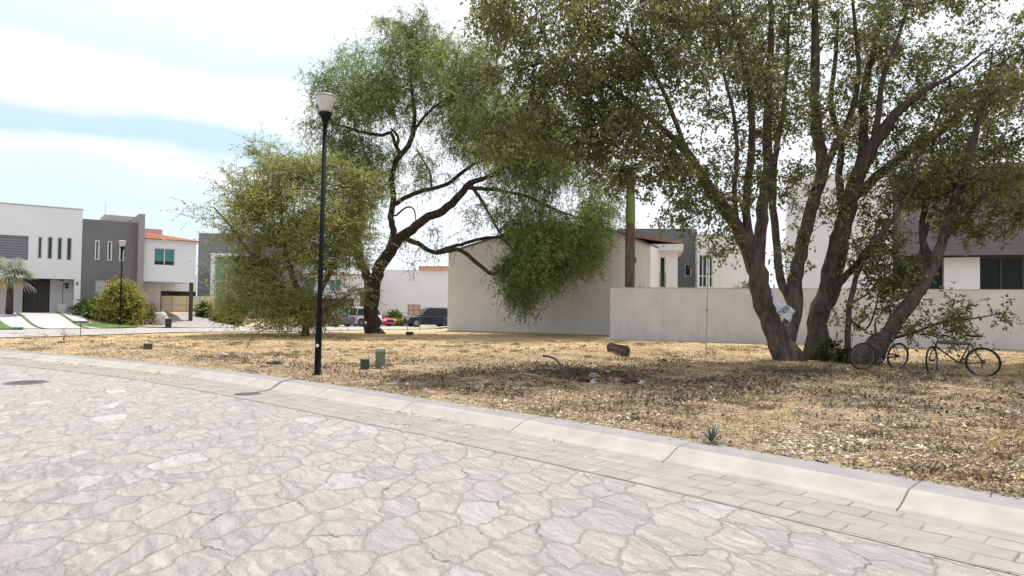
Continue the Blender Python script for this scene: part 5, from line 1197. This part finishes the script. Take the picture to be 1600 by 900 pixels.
# survey rod
p = onlot(1103, 556); q_ = at(1108, 345, p[1])
r = empty('metal_rod', p, 'thin pale metal rod standing upright left of the largest fig', 'rod')
m = MB(); m.tube([p-np.array((0, 0, .1)), q_], [.016, .012], 8); m.build('shaft', mat('pale_rod', (.35, .34, .33), .5, .15, 5), r)
m = MB()
for t in (.33, .6): c = p+(q_-p)*t; m.tube([c, c+np.array((0, 0, .05))], .022, 8)
m.build('collar', M_blk, r)
# tree stump
p = onlot(965, 555)
M_dead = barkmat('dead_wood', (.03, .02, .014), (.13, .09, .065), 12)
m = MB(); a = onlot(950, 550); b = onlot(983, 557)
m.tube([(a[0], a[1]+.1, .22), (a[0]+.1, a[1]+.05, .25), ((a[0]+b[0])/2, (a[1]+b[1])/2, .26), (b[0]-.1, b[1], .24), (b[0], b[1], .23)], [.07, .12, .11, .14, .11], 12, rough=.45)
tag(m.build('fallen_log', M_dead), 'short dark cut log lying in front of the wall end', 'log')
def rock(label, px, py, w_, h_, m, seed, name='rock', cat_='rock'):
    p = onlot(px, py); s_ = p[1]/FPX; mb = MB(); mb.blob((p[0], p[1], p[2]+h_*s_*.35), (w_*s_/2, w_*s_/3, h_*s_*.62), seed, .22, 14, 9, flat=p[2]-.03)
    return tag(mb.build(name, m), label, cat_)
M_drk = mat('dark_rock', (.045, .04, .035), .9, .3, 12, .5, 20); M_lrk = mat('pale_rock', (.40, .36, .31), .9, .2, 8, .5, 20)
rock('dark rubble lump between the log and the thin rod', 1035, 567, 17, 6, M_drk, 3)
rock('flat dark stone near the lamp post foot', 428, 569, 22, 5, M_drk, 4)
rock('brown stone lying behind the flat dark stone', 350, 556, 14, 5, M_lrk, 5)
p = onlot(640, 524)
m = MB(); s_ = p[1]/FPX; m.box(p[0]-5.5*s_, p[0]+5.5*s_, p[1]-.1, p[1]+.1, p[2]-.02, p[2]+5.5*s_); tag(m.build('meter_box', M_drk, bevel=.02), 'small dark box on the grass between mesquite and cream wall', 'box')
# bent hose and debris pile
a = onlot(890, 597)
def fromlot(px, py, dz): q = at(px, py, a[1]); return q
m = MB(); pts = [at(848, 556, a[1]+.4), at(858, 557, a[1]+.35), at(868, 561, a[1]+.25), at(875, 570, a[1]+.15), at(882, 582, a[1]+.05), at(889, 594, a[1])]
m.tube(cat(np.array(pts), .08), .02, 8); tag(m.build('bent_conduit', mat('dark_conduit', (.05, .045, .045), .6, .2), smooth=True), 'dark bent tube sticking out of the brushwood debris', 'tube')
M_dred = mat('dark_red_plastic', (.05, .010, .010), .6, .2); M_bagw = mat('dusty_white_plastic', (.42, .42, .46), .7, .15, 9)
def crumple(label, px, py, w_, h_, m, seed, name, cat_): return rock(label, px, py, w_, h_, m, seed, name, cat_)
crumple('grey-white crumpled plastic scrap left of the other on the debris', 929, 590, 16, 7, M_bagw, 11, 'plastic_scrap', 'rubbish')
crumple('grey-white flattened scrap right of the crumpled one', 949, 586, 20, 6, M_bagw, 12, 'plastic_scrap', 'rubbish')
crumple('dark red scrap with pale edge at the right of the debris', 985, 598, 30, 7, M_dred, 13, 'plastic_scrap', 'rubbish')
crumple('pale tag beside the right dark red scrap', 1002, 601, 9, 6, M_bagw, 14, 'plastic_scrap', 'rubbish')
crumple('dark red scrap at the left end of the debris', 912, 597, 22, 7, M_dred, 15, 'plastic_scrap', 'rubbish')
crumple('small upright pale chip beside the left dark red scrap', 926, 601, 6, 8, M_bagw, 16, 'plastic_scrap', 'rubbish')
# brushwood heap
rg = np.random.default_rng(77); m = MB(); c = onlot(905, 588)
for i in range(150):
    x_ = c[0]+rg.normal()*.55; y_ = c[1]+rg.normal()*.3; z_ = G(x_, y_)+rg.random()*.12; th = rg.uniform(0, PI); L = rg.uniform(.15, .5); d = np.array((math.cos(th), math.sin(th)*.6, rg.uniform(-.15, .45)))*L
    q = np.array((x_, y_, z_)); m.tube([q, q+d*.5+rg.normal(size=3)*.02, q+d], [.007, .005, .002], 4, cap=False)
tag(m.build('brushwood_heap', M_dead), 'low heap of dead twigs around the bent tube', 'brushwood')
# dead branch by the left tree
m = MB(); a = onlot(385, 545); m.tube(cat(np.array([a+np.array((0, 0, .02)), a+np.array((.12, .1, .3)), a+np.array((.35, .2, .5)), a+np.array((.62, .25, .6))]), .1), .013, 6)
tag(m.build('dead_branch', M_ybark), 'thin dead branch arching from the grass before the yellow-green tree', 'branch')
# agave by the kerb
p = onlot(1112, 692); r = empty('agave', p, 'small grey spiky agave at the edge of the kerb', 'plant'); V = []
rg = np.random.default_rng(2)
for i in range(26):
    th = i*2.4; el = .25+1.1*(i/26); L = .17+.06*rg.random(); d = np.array((math.cos(th)*math.cos(el), math.sin(th)*math.cos(el), math.sin(el))); sdv = np.cross(d, (0, 0, 1.)); sdv /= np.linalg.norm(sdv)
    b0_ = p+d*.01; V += [b0_, b0_+d*L*.4+sdv*.014, b0_+d*L, b0_+d*L*.4-sdv*.014]
mesh_np('leaves', V, np.arange(len(V)).reshape(-1, 4), mat('agave_grey', (.10, .12, .11), .6, .2, 20), r)
# manhole cover
p = gp(41, 598, .0); r = empty('manhole_cover', (p[0], p[1], .002), 'round iron manhole cover set in the flagstones at left', 'manhole cover')
m = MB(); m.lathe(p[0], p[1], [(.34, -.02), (.34, .008), (.30, .010), (.30, .006), (.05, .007)], 36); m.build('cover', mat('dark_iron', (.15, .14, .14), .7, .2, 12), r)
m = MB()
for i in range(-3, 4): m.box(p[0]-.24, p[0]+.24, p[1]+i*.07-.012, p[1]+i*.07+.012, .007, .013)
m.build('ribs', mat('dark_iron', (.15, .14, .14), .7, .2, 12), r)

# white sheet in the fork, with lettering
cc = [at(1207, 461, 17.05), at(1243, 484, 17.0), at(1238, 505, 16.85), at(1224, 508, 16.8)]
r = empty('white_sign_sheet', at(1226, 506, 16.85), 'white printed sheet wedged in the fork of the largest fig', 'sign')
P4 = [np.array(at(*q)) for q in ((1205.5, 456, 17.0), (1243, 485, 16.95), (1237, 505, 16.85), (1212, 481, 16.75))]
nn = 10; V = []; c00, c10, c11, c01 = at(1207, 461, 16.92), at(1242, 485, 16.92), at(1234, 505, 16.8), at(1215, 489, 16.78)
for j in range(nn+1):
    for i in range(nn+1):
        u, v = i/nn, j/nn; q = (1-u)*(1-v)*c00+u*(1-v)*c10+u*v*c11+(1-u)*v*c01; q = q+np.array((0, -.05*math.sin(u*PI)+.02*math.sin(v*9+u*4), .012*math.sin(u*11+v*5))); V.append(q)
F = [(j*(nn+1)+i, j*(nn+1)+i+1, (j+1)*(nn+1)+i+1, (j+1)*(nn+1)+i) for j in range(nn) for i in range(nn)]
o = mesh_np('sheet', V, np.array(F), mat('white_sheet', (.50, .52, .58), .7, .05, 5), r, smooth=True); sm = o.modifiers.new('solid', 'SOLIDIFY'); sm.thickness = .006
def txt(body, size, loc, rot, m, name, parent):
    cu = bpy.data.curves.new(name, 'FONT'); cu.body = body; cu.size = size; cu.extrude = .002; cu.align_x = 'CENTER'; cu.align_y = 'CENTER'
    dg = bpy.data.objects.new(name, cu); col.objects.link(dg); dg.rotation_euler = rot; dg.location = Vector([float(q) for q in loc])-(worldloc(parent) if parent else Vector())
    dgp = bpy.context.evaluated_depsgraph_get(); dgp.update(); me = bpy.data.meshes.new_from_object(dg.evaluated_get(dgp)); me.materials.clear(); me.materials.append(m)
    o = bpy.data.objects.new(name, me); col.objects.link(o); o.rotation_euler = rot; o.location = dg.location; o.parent = parent; bpy.data.objects.remove(dg); bpy.data.curves.remove(cu); o.name = name; return o
q = at(1226, 485, 16.76); txt('REIP', .19, q, (PI/2, math.radians(-38), math.radians(-8)), M_blk, 'lettering', r)
tl_ = at(1209, 452, 16.95); m = MB(); m.tube([at(1207, 462, 16.92), at(1210, 452, 16.95), at(1209, 444, 17.0)], [.03, .035, .02], 8); m.build('twisted_corner', mat('white_sheet', (.50, .52, .58), .7, .05, 5), r)

# framed rack sign beyond the grass
Ys = 42.; a, b = at(637, 512, Ys), at(656.5, 476, Ys); zg = G(a[0], Ys)
r = empty('framed_sign', (a[0]+.4, Ys, zg), 'thin-legged framed panel sign standing left of the dark blue car', 'sign')
m = MB()
for x_ in (a[0], b[0]): m.box(x_-.018, x_+.018, Ys-.018, Ys+.018, zg-.05, b[2])
zm = at(640, 493, Ys)[2]
m.box(a[0]+.02, b[0]-.02, Ys-.016, Ys+.016, b[2]-.035, b[2]); m.box(a[0]+.02, b[0]-.02, Ys-.016, Ys+.016, zm, zm+.03); m.build('frame', mat('rusty_frame', (.14, .07, .05), .7, .2), r)
m = MB(); m.box(a[0]+.02, b[0]-.02, Ys-.006, Ys+.006, zm+.032, b[2]-.037); m.build('panel', mat('pinkish_panel', (.42, .33, .31), .7, .1), r)
m = MB(); xm = (a[0]+b[0])/2; m.box(xm-.012, xm+.012, Ys-.02, Ys-.008, zm+.03, b[2]-.035); m.box(a[0]+.02, b[0]-.02, Ys-.02, Ys-.008, (zm+b[2])/2-.012, (zm+b[2])/2+.012); m.build('crossbar', mat('rusty_frame', (.14, .07, .05), .7, .2), r)
# bin by tall wall
def bin_(label, px, py, Y0, w_, h_, m_, lidm):
    p = at(px, py, Y0); zg = G(p[0], Y0)+.03; s_ = Y0/FPX; r = empty('rubbish_bin', (p[0], Y0, zg), label, 'bin')
    q = MB(); q.lathe(p[0], Y0, [(w_*s_*.42, zg), (w_*s_*.5, zg+h_*s_*.88)], 14); q.build('body', m_, r)
    q = MB(); q.lathe(p[0], Y0, [(w_*s_*.54, zg+h_*s_*.88+.001), (w_*s_*.54, zg+h_*s_*.94), (w_*s_*.3, zg+h_*s_)], 14); q.build('lid', lidm, r)
bin_('dark bin beside the blue car at the wall corner', 698, 513, 56., 10, 15, M_blk, M_drk)
bin_('black bin at the carport driveway edge', 263, 513, 38.5, 10, 14, M_blk, M_drk)
# white boulder planter beside it
p = at(250, 513, 40.); m = MB(); m.blob((p[0], 40., G(p[0], 40.)+.25), (.45, .5, .55), 8, .1, 16, 10); tag(m.build('pale_boulder', mat('whitewashed', (.5, .48, .46), .9, .1)), 'pale rounded boulder left of the black bin', 'boulder')
# planter with spindly topiary at the white house
q = F1.M((F1.uz(99, 490)[0], -.9, 0)); zg = .55; r = empty('potted_plant', (q[0], q[1], zg), 'large white pot with a thin sparse plant beside the garage', 'potted plant')
m = MB(); m.lathe(q[0], q[1], [(.22, zg), (.33, zg+.55), (.35, zg+.6), (.30, zg+.6), (.28, zg+.5)], 18); m.build('pot', M_white, r)
m = MB(); m.tube([(q[0], q[1], zg+.5), (q[0]-.05, q[1], zg+1.2), (q[0]+.03, q[1], zg+2.0)], .018, 6); m.tube([(q[0]-.03, q[1], zg+1.5), (q[0]+.15, q[1], zg+1.75)], .012, 5); m.build('stem', M_ybark, r)
m = MB(); m.blob((q[0]-.12, q[1], zg+2.1), (.12, .12, .11), 3, .2); m.blob((q[0]+.2, q[1], zg+1.8), (.12, .1, .09), 4, .2); m.blob((q[0]+.22, q[1], zg+1.62), (.08, .1, .09), 5, .2); m.build('foliage', mat('dark_topiary', (.07, .06, .05), .9, .3, 20), r)
# teal bucket on the lawn edge
p = gg(28, 516); r = empty('hose_reel', (p[0], p[1], p[2]), 'small teal plastic tub on the lawn edge at far left', 'tub')
m = MB(); m.lathe(p[0], p[1], [(.16, p[2]), (.2, p[2]+.13), (.16, p[2]+.14)], 14); m.build('tub', mat('teal_plastic', (.03, .35, .30), .5, .05), r)
r.name = 'plastic_tub'
# little sign post on the street edge
p = gg(126, 525.5); t_ = at(126, 503, p[1]); r = empty('street_marker', p, 'thin low post with a flat blade at the far lot edge', 'marker')
m = MB(); m.tube([p, t_], .012, 6); m.build('post', M_blk, r)
m = MB(); m.box(p[0]-.28, p[0]+.28, p[1]-.01, p[1]+.01, t_[2]-.03, t_[2]+.03); m.build('blade', M_dkfr, r)

# ------------------------------------------------------------------ litter, stones, dry tufts (countless)
def scatter(n, xr, yr, pw, cond, seed):
    rg = np.random.default_rng(seed); X_, Y_ = [], []
    k = 0
    while k < n:
        x = rg.uniform(*xr, 40000); y = rg.uniform(*yr, 40000); keep = rg.random(40000) < (yr[0]/y)**pw if yr[0] > 0 else np.ones(40000, bool)
        keep &= np.abs(x) < y*.85+2
        x, y = x[keep], y[keep]; s = sgnK*_sd(KAs, x, y); kk = cond(x, y, s, rg); X_.append(x[kk]); Y_.append(y[kk]); k += kk.sum()
        if k == 0: break
    x = np.concatenate(X_)[:n]; y = np.concatenate(Y_)[:n]; return x, y, rg
def fld(x, y, f, ph): return np.sin(x*f+ph)*np.cos(y*f*1.2+ph*2)+.6*np.sin(x*f*2.1-y*f*1.7+ph)+.4*np.cos(x*f*4.3+y*f*3.1)
# small stones
x, y, rg = scatter(20000, (-16, 16), (4.5, 22), 1.6, lambda x, y, s, r: (s > .03) & (r.random(len(x)) < np.clip(.5+.5*fld(x, y, 1.1, .4), .08, 1)), 1)
n = len(x); z = G(x, y, True); sz = rg.uniform(.010, .030, n)*(1+1.1*(rg.random(n) < .07))
base6 = np.array([(1, 0, 0), (0, 1, 0), (-1, 0, 0), (0, -1, 0), (0, 0, .6), (0, 0, -.5)], float)
jit = rg.uniform(.6, 1.3, (n, 6, 1)); th = rg.uniform(0, 6.3, n); ca, sa = np.cos(th), np.sin(th)
B = base6[None]*jit; Bx = B[..., 0]*ca[:, None]-B[..., 1]*sa[:, None]; By = B[..., 0]*sa[:, None]+B[..., 1]*ca[:, None]
V = np.stack([x[:, None]+Bx*sz[:, None], y[:, None]+By*sz[:, None], z[:, None]+.004+B[..., 2]*sz[:, None]], -1).reshape(-1, 3)
tri = np.array([(0, 1, 4), (1, 2, 4), (2, 3, 4), (3, 0, 4), (1, 0, 5), (2, 1, 5), (3, 2, 5), (0, 3, 5)]); F = (tri[None]+np.arange(n)[:, None, None]*6).reshape(-1, 3)
tag(mesh_np('gravel', V, F, leafmat('loose_stones', (.24, .18, .12), (.52, .44, .33), (.70, .64, .54), trans=0., clump=.7)), kind='stuff')
# dry leaves
x, y, rg = scatter(46000, (-16, 16), (4.5, 24), 1.3, lambda x, y, s, r: (s > -.05) & (r.random(len(x)) < np.clip(.35+.4*fld(x, y, .8, 1.9)+.5*np.exp(-((x-3.5)**2/60+(y-13)**2/14)), .05, 1)), 2)
n = len(x); z = np.maximum(G(x, y), .1)+rg.random(n)*.02+.006
d = rg.normal(size=(n, 3)); d[:, 2] = np.abs(d[:, 2])*.35
def flat_leaves(name, P, D, Ln, Wd, m):
    D = D/np.linalg.norm(D, axis=1)[:, None]; up = np.tile((0, 0, 1.), (len(P), 1))+rng.normal(size=P.shape)*.35; S = np.cross(D, up); S /= np.linalg.norm(S, axis=1)[:, None]
    a = P; b = P+D*(Ln*.5)[:, None]+S*(Wd*.5)[:, None]; c = P+D*Ln[:, None]; e = P+D*(Ln*.5)[:, None]-S*(Wd*.5)[:, None]; V = np.stack([a, b, c, e], 1).reshape(-1, 3)
    return mesh_np(name, V, np.arange(4*len(P)).reshape(-1, 4), m)
tag(flat_leaves('fallen_leaves', np.column_stack([x, y, z]), d, rg.uniform(.02, .058, n), rg.uniform(.010, .032, n), leafmat('dry_leaf', (.10, .065, .04), (.36, .27, .17), (.58, .47, .33), trans=.1, clump=.8)), kind='stuff')
# dry grass blades in tufts
def tufts(name, ntuft, blades, hgt, m, seed, cond, yr=(4.5, 26), rad=.09):
    x, y, rg = scatter(ntuft, (-20, 18), yr, 1.2, cond, seed); z = G(x, y)
    k = np.repeat(np.arange(len(x)), blades); n = len(k); r_ = rg.normal(size=(n, 2))*rad*rg.uniform(.4, 1.4, len(x))[k][:, None]
    P = np.column_stack([x[k]+r_[:, 0], y[k]+r_[:, 1], z[k]-.005]); D = rg.normal(size=(n, 3))*.55; D[:, 2] = 1
    D[:, :2] += r_*4; H = hgt*rg.uniform(.4, 1.3, len(x))[k]*rg.uniform(.5, 1.2, n)
    D = D/np.linalg.norm(D, axis=1)[:, None]; S = np.cross(D, rg.normal(size=(n, 3))); S /= np.linalg.norm(S, axis=1)[:, None]; W = rg.uniform(.003, .008, n)[:, None]
    bend = np.zeros((n, 3)); bend[:, :2] = D[:, :2]*.3*H[:, None]; bend[:, 2] = -.12*H
    a = P+S*W; b = P-S*W; c = P+D*H[:, None]*.6-S*W*.7; e = P+D*H[:, None]*.6+S*W*.7; t = P+D*H[:, None]+bend
    V = np.stack([a, b, c, e, t], 1).reshape(-1, 3); i0 = np.arange(n)*5; F = np.concatenate([np.stack([i0, i0+1, i0+2, i0+3], 1), np.stack([i0+3, i0+2, i0+4, i0+4], 1)])
    F = [tuple(q) for q in F[:n].tolist()]+[tuple(q[:3]) for q in F[n:].tolist()]
    me = bpy.data.meshes.new(name); me.from_pydata(V.tolist(), [], F); me.update(); return tag(link(name, me, m), kind='stuff')
tufts('dry_grass', 2600, 13, .075, leafmat('dry_grass_blades', (.30, .20, .09), (.56, .42, .22), trans=.25, clump=.6), 3, lambda x, y, s, r: (s > .05) & (r.random(len(x)) < np.clip(.45+.4*fld(x, y, .9, 3.), .05, 1)))
tufts('weeds', 520, 44, .085, leafmat('weed_blades', (.085, .095, .055), (.22, .22, .13), trans=.25, clump=.6), 4, lambda x, y, s, r: (s > .15) & (r.random(len(x)) < np.clip(.3+.6*fld(x, y, .7, 5.), .02, 1)), rad=.10)
tufts('dead_weeds', 800, 34, .085, leafmat('dead_weed_blades', (.10, .065, .04), (.22, .15, .09), trans=.15, clump=.6), 5, lambda x, y, s, r: (s > .12) & (r.random(len(x)) < np.clip(.2+.7*fld(x, y, .6, 2.), .02, 1)), rad=.09)
tufts('straw_grass', 2200, 12, .10, leafmat('straw_blades', (.42, .28, .11), (.66, .49, .25), trans=.3, clump=.5), 6, lambda x, y, s, r: (s > 3) & (y < 33) & ((x < 4) | (y < 26.5)), (15, 34), .14)

# straw swept against the kerb and onto the pavers
def kerb_straw(n, seed):
    rg = np.random.default_rng(seed); i = rg.integers(60, len(KA)-60, n); cl = np.sin(i*.21)+np.sin(i*.083+1)+.6*np.sin(i*.47)
    keep = rg.random(n) < np.clip(.25+.5*cl, .02, 1); i = i[keep]; n = len(i)
    o = np.where(rg.random(n) < .45, rg.normal(.03, .05, n), np.where(rg.random(n) < .5, rg.normal(.66, .06, n), rg.uniform(.6, 1.6, n)))
    L0 = KA[:, :2]; a = offset_line(KA, 0.)[i]; b = offset_line(KA, 1.)[i]; p = a+(b-a)*o[:, None]+rg.normal(size=(n, 2))*.06
    z = np.interp(o, [-.05, 0, .33, .42, .5, .66, 1.6], [.13, .126, .115, .09, .055, .012, .012])+.004
    d = rg.normal(size=(n, 3)); d[:, 2] *= .08
    k_ = p[:, 1] > 7.6+rg.normal(size=n)*.8; p, z, d = p[k_], z[k_], d[k_]; n = len(p)
    return np.column_stack([p, z]), d, rg.uniform(.03, .09, n), rg.uniform(.006, .02, n)
P_, D_s, L_s, W_s = kerb_straw(30000, 5)
tag(flat_leaves('straw_litter', P_, D_s, L_s, W_s, leafmat('pale_straw', (.42, .33, .17), (.62, .52, .30), trans=.1)), kind='stuff')

# shed leaves under the fig crowns, coloured dark to deepen the shade there
x, y, rg = scatter(19000, (-9, 16), (8.2, 22), .6, lambda x, y, s, r: (s > .8) & (r.random(len(x)) < np.clip(1.25*np.exp(-((x-4)**2/50+(y-12.6)**2/9))*(.55+.7*fld(x, y, 1.0, .9)), 0, 1)), 9)
n = len(x); d = rg.normal(size=(n, 3)); d[:, 2] = np.abs(d[:, 2])*.5
tag(flat_leaves('shade_toned_leaf_litter', np.column_stack([x, y, G(x, y)+rg.random(n)*.03+.008]), d, rg.uniform(.03, .08, n), rg.uniform(.02, .05, n), leafmat('shade_toned_shed_leaf', (.05, .035, .025), (.17, .115, .075), (.30, .22, .14), trans=.1, clump=.8)), kind='stuff')
